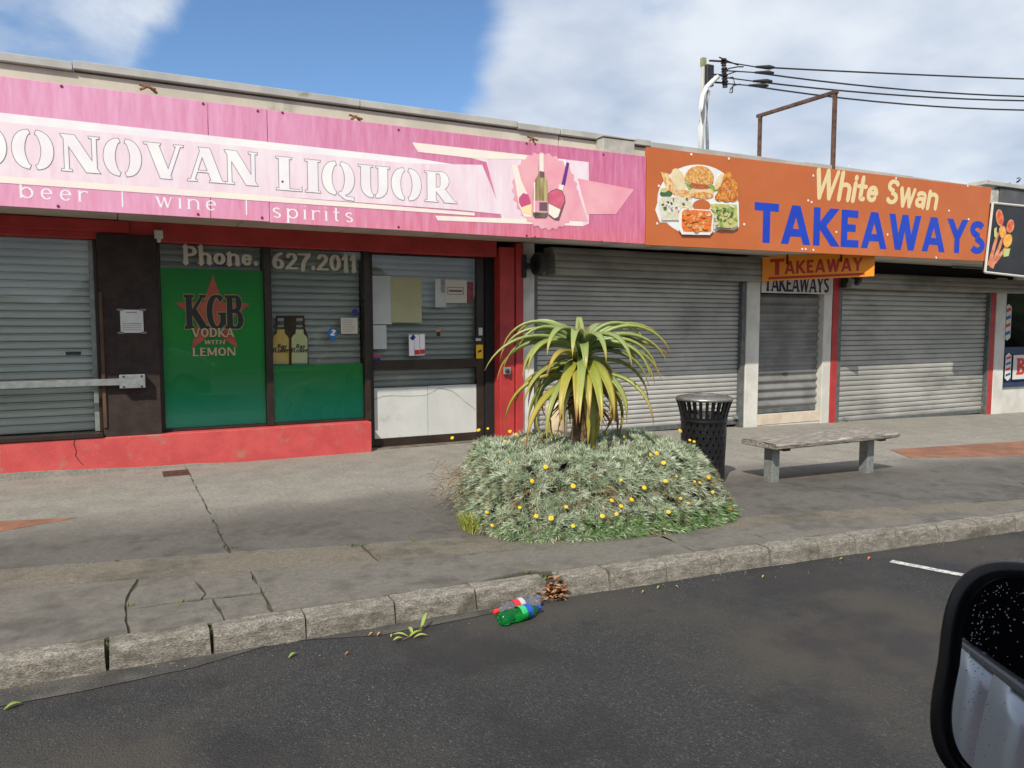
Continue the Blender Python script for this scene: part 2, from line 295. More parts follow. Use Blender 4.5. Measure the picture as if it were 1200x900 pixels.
def text2d(mb, txt, T, t, mapf, sx=1.0, space=.1, serif=0.0, serif_t=None, gap=0.0, slant=0.0, thin=None, fit=None, grow=0.0, c0=0.0, mi=0, drops=None, round_=False, only=None):
    """adds the letters to mb; mapf(x, z, depth) -> point; unit = cap height; returns the width"""
    thin = thin if thin is not None else max(t, T*.45); serif_t = serif_t or t*.8
    total = sum((glyph(c, T, t, gap)[0] if c != ' ' else .38) + space for c in txt) - space
    k = (fit / total) if fit else sx
    pen = 0.0; d = [c0]
    def put(poly):
        d[0] += 0.00015
        vs = [mapf((px + slant*pz) * k, pz, d[0]) for px, pz in poly]
        mb.add(vs, [tuple(range(len(vs)))], mi)
    for ci, c in enumerate(txt):
        d[0] = c0
        if only is not None and ci != only:
            pen += (glyph(c, T, t, gap)[0] if c != ' ' else .38) + space; continue
        if c == ' ': pen += .38 + space; continue
        w, strokes = glyph(c, T, t, gap); dz = drops[ci] if drops else 0.0
        for pts, kind, fl in strokes:
            n = len(pts); Lf = []; Rt = []
            closed = 'c' in fl
            for i, (x, z) in enumerate(pts):
                if closed: a = pts[(i-1) % (n-1)]; b = pts[(i+1) % (n-1)] if i < n-1 else pts[1]
                else: a = pts[max(i-1, 0)]; b = pts[min(i+1, n-1)]
                tx, tz = b[0]-a[0], b[1]-a[1]; l = math.hypot(tx, tz) or 1; tx /= l; tz /= l
                wd = T if kind == 'k' else t if kind == 'h' else thin if kind == 'n' else t + (T-t)*abs(tz)**1.3
                wd = wd/2 + grow
                ex = 0.0
                if not closed and grow: ex = -grow if i == 0 else grow if i == n-1 else 0
                px, pz = x + tx*ex, z + tz*ex
                l1 = (px - tz*wd, pz + tx*wd); r1 = (px + tz*wd, pz - tx*wd)
                if not closed and n == 2 and abs(tz) > .3 and abs(tz) < .999:
                    l1 = (l1[0] + tx*(pz-l1[1])/tz, pz); r1 = (r1[0] + tx*(pz-r1[1])/tz, pz)
                Lf.append((l1[0]+pen, l1[1]+dz)); Rt.append((r1[0]+pen, r1[1]+dz))
            d[0] += 0.00015
            vs = [mapf((p[0]+slant*p[1])*k, p[1], d[0]) for p in Lf + Rt]
            mb.add(vs, [(i+n, i+n+1, i+1, i) for i in range(n-1)], mi)
            if round_ and not closed:
                for (x, z) in (pts[0], pts[-1]):
                    rr = (T if kind in 'k' else t if kind == 'h' else (T+t)/2)/2*.96 + grow
                    put([(x+pen+rr*math.cos(q*math.pi/6), z+dz+rr*math.sin(q*math.pi/6)) for q in range(12)])
            if serif:
                for fch, idx in (('s',0),('e',-1),('E',-1)):
                    if fch in fl:
                        x, z = pts[idx]; up = 1 if z < .3 else -1
                        wd = (T if kind in 'ka' else thin)/2
                        xl = x - wd - serif - grow; xr = (x + wd + serif + grow) if fch != 'E' else x + wd*.6
                        z0 = z - up*grow; z1 = z + up*(serif_t+grow)
                        poly = [(xl+pen,z0+dz),(xr+pen,z0+dz),(xr+pen-serif*.25,z1+dz),(xl+pen+serif*.25,z1+dz)]
                        put(poly if up > 0 else poly[::-1])
                if kind == 'h':
                    for fch, idx, up in (('u',-1,1),('d',-1,-1),('D',0,-1)):
                        if fch in fl:
                            x, z = pts[idx]; sgn = 1 if idx == -1 else -1
                            a = [(x+pen+sgn*grow, z+dz), (x+pen+sgn*grow, z+dz+up*(t*.5+serif*1.4+grow)), (x+pen-sgn*(serif*.7+grow), z+dz)]
                            put(a)
        pen += w + space
    return total * k
def flatmap(x0, z0, h, Y):              # sheet facing the street at plane Y
    return lambda a, b, d: (x0 + a*h, Y - d, z0 + b*h)
def lettering(name, mats, parent, txt, x0, x1, z0, h, Y, T, t, **kw):
    return letters(txt, mats, parent, T, t, flatmap(x0, z0, h, Y), (x1-x0)/h, **kw)
def letters(txt, mats, parent, T, t, mapf, fit, outline=None, grow=0.0, **kw):
    """every letter its own flat part"""
    for i, ch in enumerate(txt):
        if ch == ' ': continue
        mb = MB()
        if outline: text2d(mb, txt, T, t, mapf, fit=fit, grow=grow, mi=1, only=i, **kw)
        text2d(mb, txt, T, t, mapf, fit=fit, mi=0, only=i, c0=.0020 if outline else 0.0, **kw)
        build('letter', mb, [mats, outline] if outline else mats, parent)
def sheet(mb, pts, Y, mi=0):            # flat polygon from (x, z) pairs at plane Y facing the street
    area = sum(pts[i][0]*pts[(i+1) % len(pts)][1] - pts[(i+1) % len(pts)][0]*pts[i][1] for i in range(len(pts)))
    if area < 0: pts = pts[::-1]
    mb.add([(x, Y, z) for x, z in pts], [tuple(range(len(pts)))], mi)
def pxs(pl, Y): return [(at(x, y, Y).x, at(x, y, Y).z) for x, y in pl]

# ================================================================== GROUND
def concrete_mat(name, dry, damp, y0, y1, speck=0.25):
    """footpath concrete; rain has wetted the part that no canopy covers"""
    m = bpy.data.materials.new(name); m.use_nodes = True; t = m.node_tree; p = t.nodes['Principled BSDF']; L = t.links.new
    geo = N(t, 'ShaderNodeNewGeometry')
    def noise(sc, det=6, ro=0.6):
        n = N(t, 'ShaderNodeTexNoise'); n.inputs['Scale'].default_value = sc; n.inputs['Detail'].default_value = det; n.inputs['Roughness'].default_value = ro
        L(geo.outputs['Position'], n.inputs['Vector']); return n.outputs[0]
    def rng(v, a, b, c=0.0, d=1.0):
        r = N(t, 'ShaderNodeMapRange', interpolation_type='SMOOTHSTEP'); L(v, r.inputs[0])
        for i, q in enumerate((a, b, c, d)): r.inputs[i+1].default_value = q
        return r.outputs[0]
    def mix(f, a, b, mode='MIX'):
        x = N(t, 'ShaderNodeMix', data_type='RGBA', blend_type=mode)
        for i, q in ((0, f), (6, a), (7, b)):
            if isinstance(q, (int, float)): x.inputs[i].default_value = q
            elif isinstance(q, tuple): x.inputs[i].default_value = (*q[:3], 1)
            else: L(q, x.inputs[i])
        return x.outputs[2]
    sp = N(t, 'ShaderNodeSeparateXYZ'); L(geo.outputs['Position'], sp.inputs[0])
    yy = M(t, 'ADD', M(t, 'ADD', sp.outputs[1], M(t, 'MULTIPLY', sp.outputs[0], 0.10)), M(t, 'MULTIPLY', noise(0.7), 2.2))
    damp_f = rng(yy, y0, y1, 1.0, 0.0)
    blot = rng(M(t, 'ADD', M(t, 'MULTIPLY', noise(1.4, 12, 0.72), .6), M(t, 'MULTIPLY', noise(7.0, 8, 0.7), .4)), 0.46, 0.62)
    d1 = mix(rng(noise(3.1, 10, .7), 0.35, 0.7), dry, tuple(c*0.78 for c in dry))
    d2 = mix(blot, damp, tuple(c*0.58 for c in damp))
    mot = rng(noise(28, 6, 0.7), 0.3, 0.7, 0.78, 1.2)
    mc_ = N(t, 'ShaderNodeCombineColor')
    for i_ in range(3): L(mot, mc_.inputs[i_])
    c = mix(1.0, mix(damp_f, d1, d2), mc_.outputs[0], 'MULTIPLY')
    c = mix(speck, c, mix(rng(noise(150, 3, 0.6), 0.3, 0.7), (0.05,)*3, (0.95,)*3), 'OVERLAY')
    vo = N(t, 'ShaderNodeTexVoronoi'); vo.inputs['Scale'].default_value = 9.0; L(geo.outputs['Position'], vo.inputs['Vector'])
    gum = M(t, 'LESS_THAN', vo.outputs['Distance'], 0.10)
    keep = M(t, 'GREATER_THAN', noise(3.7, 2), 0.60)
    c = mix(M(t, 'MULTIPLY', M(t, 'MULTIPLY', gum, keep), 0.6), c, (0.05, 0.046, 0.04))
    L(c, p.inputs['Base Color'])
    L(M(t, 'SUBTRACT', 0.85, M(t, 'MULTIPLY', damp_f, 0.12)), p.inputs['Roughness'])
    b = N(t, 'ShaderNodeBump'); b.inputs['Strength'].default_value = 0.55; b.inputs['Distance'].default_value = 0.006
    L(M(t, 'ADD', noise(140, 3), M(t, 'MULTIPLY', noise(9, 4), 2.0)), b.inputs['Height']); L(b.outputs[0], p.inputs['Normal'])
    return m
CONC = concrete_mat('footpath_concrete', sr(147,143,134), sr(97,94,88), 7.6, 8.9)
CONC2 = concrete_mat('kerbside_concrete', sr(130,126,118), sr(110,106,98), 7.7, 9.0)
CONC3 = concrete_mat('channel_strip_concrete', sr(130,124,110), sr(112,106,93), 7.7, 9.0, 0.5)
KERB = mat('kerb_aggregate', sr(138,132,121), 0.8, sr(108,103,95), 24, 8, 0.35, 0.66, bump=0.6, bscale=110, fine=0.45, fscale=130, dirt=sr(82,78,66), dscale=3.5, dlo=0.5, dhi=0.72, stretch=(.6,1,1.6))
JOINT = mat('joint_dirt', sr(52,48,38), 0.95, sr(76,70,50), 8, bump=0.6, dirt=sr(66,72,38), dscale=2.2, dlo=0.55, dhi=0.7)

def asphalt():
    m = bpy.data.materials.new('asphalt'); m.use_nodes = True; t = m.node_tree; p = t.nodes['Principled BSDF']; L = t.links.new
    geo = N(t, 'ShaderNodeNewGeometry')
    def noise(sc, det=6, ro=0.6):
        n = N(t, 'ShaderNodeTexNoise'); n.inputs['Scale'].default_value = sc; n.inputs['Detail'].default_value = det; n.inputs['Roughness'].default_value = ro
        L(geo.outputs['Position'], n.inputs['Vector']); return n.outputs[0]
    def ramp(v, *st):
        r = N(t, 'ShaderNodeValToRGB'); L(v, r.inputs[0])
        while len(r.color_ramp.elements) < len(st): r.color_ramp.elements.new(0.5)
        for e, (q, c) in zip(r.color_ramp.elements, st): e.position = q; e.color = (c, c, c, 1) if isinstance(c, float) else (*c, 1)
        return r.outputs[0]
    def mix(f, a, b, mode='MIX'):
        x = N(t, 'ShaderNodeMix', data_type='RGBA', blend_type=mode)
        for i, q in ((0, f), (6, a), (7, b)):
            if isinstance(q, (int, float)): x.inputs[i].default_value = q
            elif isinstance(q, tuple): x.inputs[i].default_value = (*q[:3], 1)
            else: L(q, x.inputs[i])
        return x.outputs[2]
    vo = N(t, 'ShaderNodeTexVoronoi'); vo.inputs['Scale'].default_value = 135; L(geo.outputs['Position'], vo.inputs['Vector'])
    stone = N(t, 'ShaderNodeSeparateColor'); L(vo.outputs['Color'], stone.inputs[0])
    base = ramp(stone.outputs[0], (0.0, 0.022), (0.5, 0.033), (0.85, 0.046), (0.97, 0.06), (1.0, 0.11))
    patch = ramp(noise(0.55, 5, 0.55), (0.44, 0.0), (0.60, 1.0))
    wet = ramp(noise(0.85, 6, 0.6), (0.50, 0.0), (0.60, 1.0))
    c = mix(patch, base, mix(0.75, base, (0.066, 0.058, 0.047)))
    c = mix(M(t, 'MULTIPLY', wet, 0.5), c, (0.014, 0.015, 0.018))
    oil = ramp(noise(2.6, 6, 0.65), (0.60, 0.0), (0.70, 1.0))
    c = mix(M(t, 'MULTIPLY', oil, 0.45), c, (0.012, 0.012, 0.013))
    L(c, p.inputs['Base Color'])
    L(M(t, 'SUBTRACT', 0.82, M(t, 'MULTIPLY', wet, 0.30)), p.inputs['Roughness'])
    p.inputs['Specular IOR Level'].default_value = 0.4
    b = N(t, 'ShaderNodeBump'); b.inputs['Strength'].default_value = 0.7; b.inputs['Distance'].default_value = 0.008
    L(M(t, 'ADD', M(t, 'MULTIPLY', vo.outputs['Distance'], -1.0), noise(45, 5)), b.inputs['Height']); L(b.outputs[0], p.inputs['Normal'])
    return m
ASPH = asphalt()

KX = [(-60,7.4),(-8,4.86),(-0.55,4.40),(0.42,4.34),(1.97,4.26),(3.79,4.12),(5.07,3.99),(7.18,3.87),(12,3.62),(20,3.25),(60,1.5)]
def lerpl(tab, x):
    for (a, ya), (b, yb) in zip(tab, tab[1:]):
        if a <= x <= b: return ya + (yb-ya)*(x-a)/(b-a)
    return tab[0][1] if x < tab[0][0] else tab[-1][1]
def kerbY(x): return lerpl(KX, x)
UP = [(-60,17),(-8,7.5),(-0.73,6.08),(0.75,5.77),(1.45,5.57),(4.6,4.84),(5.28,4.76),(5.87,4.64),(7.72,4.32),(12,3.9),(20,3.5),(60,2)]
LO = [(-60,15),(-8,6.9),(-0.68,5.63),(0.11,5.46),(0.76,5.30),(1.34,5.15),(1.98,5.01),(2.8,4.85),(4.55,4.60),(6,4.28),(8,4.05),(12,3.75),(20,3.4),(60,1.8)]

g = MB(); g.add([(-400,-400,-1.1),(400,-400,-1.1),(400,400,-1.1),(-400,400,-1.1)], [(0,1,2,3)])
build('ground', g, mat('ground_earth', sr(96,92,80), 0.9, sr(80,84,62), 0.3), kind='structure')
xs = [-60,-30,-8,-4,0,2,5] + [5 + i*2 for i in range(1, 9)] + [30,60]
g = MB()
for a, b in zip(xs, xs[1:]):
    g.add([(a,-9,zg(a)-.13),(b,-9,zg(b)-.13),(b,kerbY(b)+.06,zg(b)-.13),(a,kerbY(a)+.06,zg(a)-.13)], [(0,1,2,3)])
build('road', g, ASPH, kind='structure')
# the concrete channel along the kerb, mostly worn under the asphalt
g = MB(); ch = [-20,-8,-2,-1,-.2,.3,.7]; wd = [.30,.30,.27,.25,.22,.16,.03]
for i in range(len(ch)-1):
    a, b = ch[i], ch[i+1]
    g.add([(a,kerbY(a)-wd[i],-.126),(b,kerbY(b)-wd[i+1],-.126),(b,kerbY(b)+.05,-.126),(a,kerbY(a)+.05,-.126)], [(0,1,2,3)])
ch = [.86,1.3,1.7,2.1,2.5]; wd = [.03,.15,.13,.10,.02]
for i in range(len(ch)-1):
    a, b = ch[i], ch[i+1]
    g.add([(a,kerbY(a)-wd[i],-.126),(b,kerbY(b)-wd[i+1],-.126),(b,kerbY(b)+.05,-.126),(a,kerbY(a)+.05,-.126)], [(0,1,2,3)])
build('gutter', g, mat('gutter_concrete', sr(86,82,76), 0.8, sr(62,60,57), 5, bump=0.8, bscale=90, fine=0.4, fscale=120), kind='structure')
# unseen bank added behind the camera to darken reflections in glass and mirror
random.seed(2); g = MB(); hx0 = [-90+i*3 for i in range(61)]
for j in range(5):
    for x in hx0: g.v.append((x + random.uniform(-1,1), -20 - j*3 + random.uniform(-1,1), -.6 + (0,2.6,4.6,5.6,5.2)[j]*(1+.35*math.sin(x*.21)+.2*math.sin(x*.57)) + random.uniform(-.5,.5)*(j > 0)))
g.f = [(j*61+i+1, j*61+i, (j+1)*61+i, (j+1)*61+i+1) for j in range(4) for i in range(60)]; g.m = [0]*len(g.f)
build('reflection_blocker', g, mat('blocker_dark_green', sr(70,84,52), .9, sr(48,60,38), .8, bump=1, bscale=2), kind='structure')
# painted parking line
g = MB(); q = [onground(x, y, -.126) for x, y in ((1040,655),(1048,660),(1190,688),(1200,684))]
p0 = (q[0]+q[1])/2; dv = Vector((.17,-.42,0)).normalized(); pv = Vector((dv.y,-dv.x,0))*.04
pts = []
for i in range(24): pts.append(p0 + dv*(i*.1) + pv*(1+random.uniform(-.15,.15)))
for i in range(23,-1,-1): pts.append(p0 + dv*(i*.1) - pv*(1+random.uniform(-.15,.15)))
g.add([(p.x,p.y,zg(p.x)-.126) for p in pts], [tuple(range(len(pts)))])
build('parking_line', g, mat('road_paint', sr(206,206,200), 0.7, sr(170,170,166), 20, 6, 0.4, 0.6, dirt=sr(70,70,70), dscale=45, dlo=0.55, dhi=0.62), kind='structure')

fp = MB()
for a, b in zip(xs, xs[1:]):
    fp.add([(a,kerbY(a)+.1,zg(a)-.012),(b,kerbY(b)+.1,zg(b)-.012),(b,14,zg(b)-.012),(a,14,zg(a)-.012)], [(0,1,2,3)])
FOOT = build('footpath', fp, JOINT, kind='structure')
def rough_edge(pl, amp):
    out = []
    for i in range(len(pl)):
        a = Vector(pl[i]); b = Vector(pl[(i+1) % len(pl)]); n = max(1, int((b-a).length/.09)); nrm = Vector((-(b-a).y, (b-a).x)).normalized() if (b-a).length > 1e-6 else Vector((0,0))
        for k in range(n):
            j = 0 if k == 0 else random.gauss(0, amp); out.append(a + (b-a)*(k/n) + nrm*j)
    return out
def slab(pl, m=CONC, dz=0.0, inset=0.0055, amp=0.005, tilt=0.0):
    c = Vector((sum(p[0] for p in pl)/len(pl), sum(p[1] for p in pl)/len(pl)))
    pl = [Vector(p) + (c-Vector(p)).normalized()*inset*1.4 for p in pl]
    pts = rough_edge(pl, amp)
    top = [(p.x, p.y, zg(p.x)+dz + tilt*(p.x-c.x)) for p in pts]; n = len(top)
    chm = [(p.x + (c.x-p.x)*.004, p.y + (c.y-p.y)*.004, zg(p.x)+dz+.0 + tilt*(p.x-c.x)) for p in pts]
    g = MB(); g.add([(x,y,z-.006) for x,y,z in top] + chm + [(x,y,z-.06) for x,y,z in top],
                    [tuple(range(n,2*n))] + [(i,(i+1) % n,(i+1) % n+n,i+n) for i in range(n)] + [(i+2*n,(i+1) % n+2*n,(i+1) % n,i) for i in range(n)])
    return build('paving_slab', g, m, FOOT)
def up(x): return (x, lerpl(UP, x))
def lo(x): return (x, lerpl(LO, x))
def kb(x): return (x, kerbY(x)+.125)
WALL0 = 10.2
xb = [-14,-5.5,.70,2.35,5.05,8.3,11.6,15.2,19,24]
for a, b in zip(xb, xb[1:]):
    mid = [x for x in [p[0] for p in UP] if a < x < b]
    base = [up(a)] + [up(x) for x in mid] + [up(b)]
    if a == 5.05:                       # cracked slab beyond the bench
        slab([up(5.05), up(5.87), up(7.25), (7.32,4.86), (7.30,5.59), (7.1,6.3), (7.2,7.6), (7.2,WALL0), (5.05,WALL0)], amp=.006); slab([up(7.25), up(8.3), (9.0,5.05), (7.32,4.86)], amp=.006)
        slab([(7.32,4.86), (9.0,5.05), (9.0,6.4), (8.4,7.6), (8.4,WALL0), (7.2,WALL0), (7.2,7.6), (7.1,6.3), (7.30,5.59)], amp=.006); continue
    if a == 8.3:
        slab([up(8.3), up(9.5), up(11.6), (11.6,WALL0), (8.4,WALL0), (8.4,7.6), (9.0,6.4), (9.0,5.05)], amp=.005); continue
    slab(base + [(b, WALL0), (a, WALL0)])
for a, b in zip([-14,-3.2,1.60,3.1,5.0,9,24], [-3.2,1.60,3.1,5.0,9,24,None]):
    if b is None: break
    mid = sorted({p[0] for p in UP+LO if a < p[0] < b})
    slab([lo(a)] + [lo(x) for x in mid] + [lo(b), up(b)] + [up(x) for x in mid[::-1]] + [up(a)], CONC3, dz=-.002)
def kslab(a, b, **kw):
    mid = sorted({p[0] for p in KX+LO if a < p[0] < b})
    slab([kb(a)] + [kb(x) for x in mid] + [kb(b), lo(b)] + [lo(x) for x in mid[::-1]] + [lo(a)], CONC2, **kw)
kslab(-14,-4.2); kslab(-4.2,-2.1)
slab([kb(-2.1), kb(-.55), kb(.02), (.01,4.90), (.02,5.10), lo(.09), lo(-.68), lo(-2.1)], CONC2)
slab([(.01,4.90), (.42,4.88), (.45,4.95), lo(.38), lo(.09), (.02,5.10)], CONC2, dz=-.004, tilt=.01, amp=.006)
slab([(.42,4.88), (.76,4.83), lo(.76), lo(.38), (.45,4.95)], CONC2, dz=-.003, amp=.006)
slab([kb(.02), kb(.50), (.48,4.86), (.01,4.90)], CONC2, dz=-.006, tilt=.008, amp=.006)
slab([kb(.50), kb(.76), (.76,4.83), (.48,4.86)], CONC2, dz=-.009, tilt=-.02, amp=.006)
slab([kb(.76), kb(1.97), (2.40,4.42), (2.21,4.94), lo(1.98), lo(1.34), lo(.76), (.76,4.83)], CONC2, dz=.002)
slab([(2.40,4.42), kb(2.62), kb(3.70), (3.77,4.68), lo(2.8), (2.21,4.94)], CONC2)
kslab(3.72,4.42); kslab(4.42,6.3); kslab(6.3,9.0); kslab(9.0,24.0)
# terracotta coloured concrete panels let into the path
TERRA = mat('terracotta_concrete', sr(150,106,82), 0.85, sr(126,88,70), 4, bump=0.5, bscale=90, fine=0.25, fscale=130)
def panel(pl, nm):
    pts = rough_edge(pl, .003); g = MB(); n = len(pts)
    g.add([(p.x,p.y,zg(p.x)+.004) for p in pts] + [(p.x,p.y,zg(p.x)-.02) for p in pts], [tuple(range(n))] + [(i+n,(i+1) % n+n,(i+1) % n,i) for i in range(n)])
    build(nm, g, TERRA, FOOT)
panel([(-2.9,7.35),(-.9,7.20),(-.33,7.44),(-.9,7.60),(-2.9,7.95)], 'coloured_panel')
panel([(9.15,6.40),(10.9,5.95),(13.4,5.3),(15.2,5.9),(12.6,6.85),(9.6,7.02)], 'coloured_panel')
# small drain cover by the plinth
g = MB(); x0, x1, y0, y1 = .43, .70, 9.03, 9.36
g.box(x0,x1,y0,y1,-.02,.004)
for i in range(6): g.box(x0+.02,x1-.02,y0+.025+i*.05,y0+.05+i*.05,.004,.010)
build('drain_cover', g, mat('rusty_cover', sr(98,64,56), 0.8, sr(72,50,46), 20, bump=0.5), origin=(.56,9.2,0), label='small rusty drain cover in the footpath below the dark pillar', cat='drain cover')

# kerb stones, each its own block
g = MB(); kx = [x*.5 for x in range(-28, 49)]
for a, b in zip(kx, kx[1:]): g.add([(a,kerbY(a)+.012,zg(a)-.2),(b,kerbY(b)+.012,zg(b)-.2),(b,kerbY(b)+.022,zg(b)-.03),(a,kerbY(a)+.022,zg(a)-.03),(a,kerbY(a)+.12,zg(a)-.02),(b,kerbY(b)+.12,zg(b)-.02)], [(0,1,2,3),(3,2,5,4)])
KERBO = build('kerb', g, JOINT, kind='structure')
kj = [-13,-12,-11,-10,-9,-8,-7,-6,-5,-4,-3.1,-2.2,-1.15,-.09,.42,.91,1.43,1.95,2.44,2.56,2.90,3.35,3.81,4.25,4.70,5.07,5.55,6.01,6.5,7,7.5,8,8.5,9,9.6,10.2,10.8,11.4,12,13,14,15,16,17,18,20,22,24]
for a, b in zip(kj, kj[1:]):
    if abs(a-2.44) < .01: continue     # the broken stone
    g = MB(); ga = .007 if a != -.09 else .022; n = max(2, int((b-a)/.07)); prof0 = [(-.035,-.2),(-.03,-.13),(-.018,-.035),(-.008,-.010),(.012,.001),(.06,.003),(.115,.003),(.125,-.05),(.125,-.2)]
    vs = []; m_ = len(prof0); dy = random.uniform(-.005,.005); dz = random.uniform(-.003,.003)
    for i in range(n+1):
        x = a + ga/2 + (b-a-ga)*i/n; end = i in (0, n)
        chip = random.uniform(0,.006) if end else 0
        for (py, pz) in prof0:
            j = random.gauss(0,.0028)
            vs.append((x + (chip if i == 0 else -chip)*(pz > -.1), kerbY(x)+py+dy + (j + chip*.6)*(py < .05), zg(x)+pz+dz+(random.gauss(0,.002) - chip*.5)*(pz > -.1)))
    fs = [(i*m_+k, (i+1)*m_+k, (i+1)*m_+k+1, i*m_+k+1) for i in range(n) for k in range(m_-1)]
    fs += [tuple(range(m_-1,-1,-1)), tuple(n*m_+k for k in range(m_))]
    g.add(vs, fs); build('kerb_stone', g, KERB, KERBO, smooth=False)

# ================================================================== SHOPS
def slat_mesh(name, L_, pitch, m, style):
    """one shutter slat, local origin at its lower left; faces -Y"""
    if style == 'curved': prof = [(.012,.001),(.0,.0),(-.006,.004),(-.013,pitch*.3),(-.014,pitch*.55),(-.009,pitch*.76),(-.001,pitch*.86),(.012,pitch*.865)]
    elif style == 'flat': prof = [(.012,.0),(-.010,.001),(-.014,pitch*.12),(-.014,pitch*.60),(-.010,pitch*.68),(.004,pitch*.70),(.004,pitch*.77),(-.009,pitch*.78),(-.009,pitch*.88),(.012,pitch*.885)]
    else: prof = [(0.02*math.cos(2*math.pi*i/12)-.02, pitch*i/12) for i in range(13)]
    n = len(prof); vs = [(0,y,z) for y,z in prof] + [(L_,y,z) for y,z in prof]
    mb = MB(); mb.add(vs, [(i,i+n,i+n+1,i+1) for i in range(n-1)])
    if style != 'wave': mb.add([(0,.03,0),(L_,.03,0),(L_,.03,pitch),(0,.03,pitch)], [(0,1,2,3)])
    me = bpy.data.meshes.new(name); me.from_pydata(mb.v, [], mb.f); me.materials.append(m)
    me.polygons.foreach_set('use_smooth', [style == 'wave']*len(me.polygons)); me.update(); return me
def shutter(parent, x0, x1, Y, z0, z1, pitch, m, style='curved', bottom=True, name='roller_shutter'):
    """curtain of separate slats hanging between x0 and x1"""
    b = MB(); bh = .07 if bottom else .01
    b.box(x0, x1, Y-.016, Y+.012, z0, z0+bh)
    cur = build(name, b, RAIL if bottom else m, parent, bevel=.003)
    me = slat_mesh('slat', x1-x0, pitch, m, style); o0 = ORG[parent.name]
    n = int((z1-z0-bh)/pitch)+1
    for i in range(n):
        o = bpy.data.objects.new('slat', me); COL.objects.link(o); o.parent = cur; ORG[o.name] = o0
        o.location = (x0-o0.x + random.uniform(-.002,.002), Y-o0.y + random.uniform(-.0015,.0015), z0+bh+i*pitch-o0.z)
    return cur
FAS = 8.40                               # street face of the canopy signs
LQ = thing('shop_building', (2,9.75,0), 'low liquor shop with red plinth, red lintel and green window film under the pink sign', 'shop')
# -- masonry
pbox('rear_wall', CONCW, LQ, -6, 5.12, 10.35, 15, -.5, 3.75)
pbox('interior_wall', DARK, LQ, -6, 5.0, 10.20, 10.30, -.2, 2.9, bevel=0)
pl = MB()
pl.box(-6, 2.93, 9.60, 9.98, -.3, .395)
build('plinth', pl, REDW, LQ, bevel=.012, seg=2)
pl = MB(); pts = [(-6,.10)] + [(x,.085 - .03*(x+1.2) + random.uniform(-.012,.012)) for x in [-2,-1.6,-1.2,-.8,-.4,0,.4,.8,1.1]] + [(1.3,.0)]
pl.prism([(x,9.57,z) for x,z in [(-6,-.1)] + pts[::-1][::-1] + [(1.3,-.1)]][::-1], (0,.05,0)); build('footing_strip', pl, CONC, LQ)
ckp = MB(); cpt = [at(x, y, 9.596) for x, y in ((85,507),(87,515),(86,521),(89,529),(88,534),(92,540),(97,545))]
for a, b in zip(cpt, cpt[1:]): ckp.add([a, a+Vector((.008,0,0)), b+Vector((.008,0,0)), b], [(0,1,2,3)])
build('plaster_crack', ckp, mat('dark_crack', sr(96,40,40), .9), LQ)
pbox('dark_pillar', DARKB, LQ, -.13, .465, 9.615, 9.95, .34, 2.64, bevel=.01)
pbox('lintel', RED, LQ, -6, 4.77, 9.66, 9.95, 2.585, 2.80, bevel=.006)
pbox('lintel_trim', RED, LQ, -6, .2, 9.63, 9.655, 2.66, 2.79, bevel=.004)
# -- red door column, in two strips with a dark gap
pbox('red_column', RED, LQ, 4.80, 5.03, 9.62, 9.95, -.1, 2.72, bevel=.006)
pbox('red_column', RED, LQ, 5.045, 5.16, 9.60, 9.95, -.1, 2.78, bevel=.006)
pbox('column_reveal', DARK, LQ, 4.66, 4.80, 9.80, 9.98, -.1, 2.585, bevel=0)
lk = at(593.5, 434.5, 9.6); lb = MB(); lb.box(lk.x-.055, lk.x+.055, 9.565, 9.598, lk.z-.05, lk.z+.05)
lko = build('lock_plate', lb, STEEL, LQ, bevel=.006)
c = MB(); c.lathe([(0,0),(.028,0),(.028,.03),(.02,.036),(0,.036)], (lk.x-.01, 9.565, lk.z), 14, axis=(Vector((1,0,0)), Vector((0,0,1)), Vector((0,-1,0)))); build('lock_cylinder', c, BLACK, lko, smooth=False)
# -- left shop window with its shutter behind glass
pbox('window_ledge', FRAME, LQ, -6, -.135, 9.585, 9.86, .40, .445)
pbox('window_frame', mat('aged_aluminium', sr(150,156,150), 0.45, sr(128,134,129), 9, metal=0.3), LQ, -.215, -.165, 9.76, 9.85, .45, 2.58)
pbox('window_frame', FRAME, LQ, -.165, -.132, 9.72, 9.86, .45, 2.58)
pbox('timber_stop', mat('bare_timber', sr(92,68,46), 0.8, sr(74,54,38), 7, stretch=(4,4,.6)), LQ, -.13, -.092, 9.595, 9.614, .50, 2.0)
pbox('window_pane', GLASS, LQ, -4.6, -.215, 9.80, 9.806, .45, 2.58, bevel=0)
shutter(LQ, -4.6, -.19, 9.88, .46, 2.6, .083, SH_GREEN, 'flat', bottom=False)
hk = at(86, 414, 9.86); pbox('shutter_latch', BLACK, LQ, hk.x-.075, hk.x+.075, 9.852, 9.862, hk.z-.018, hk.z+.018)
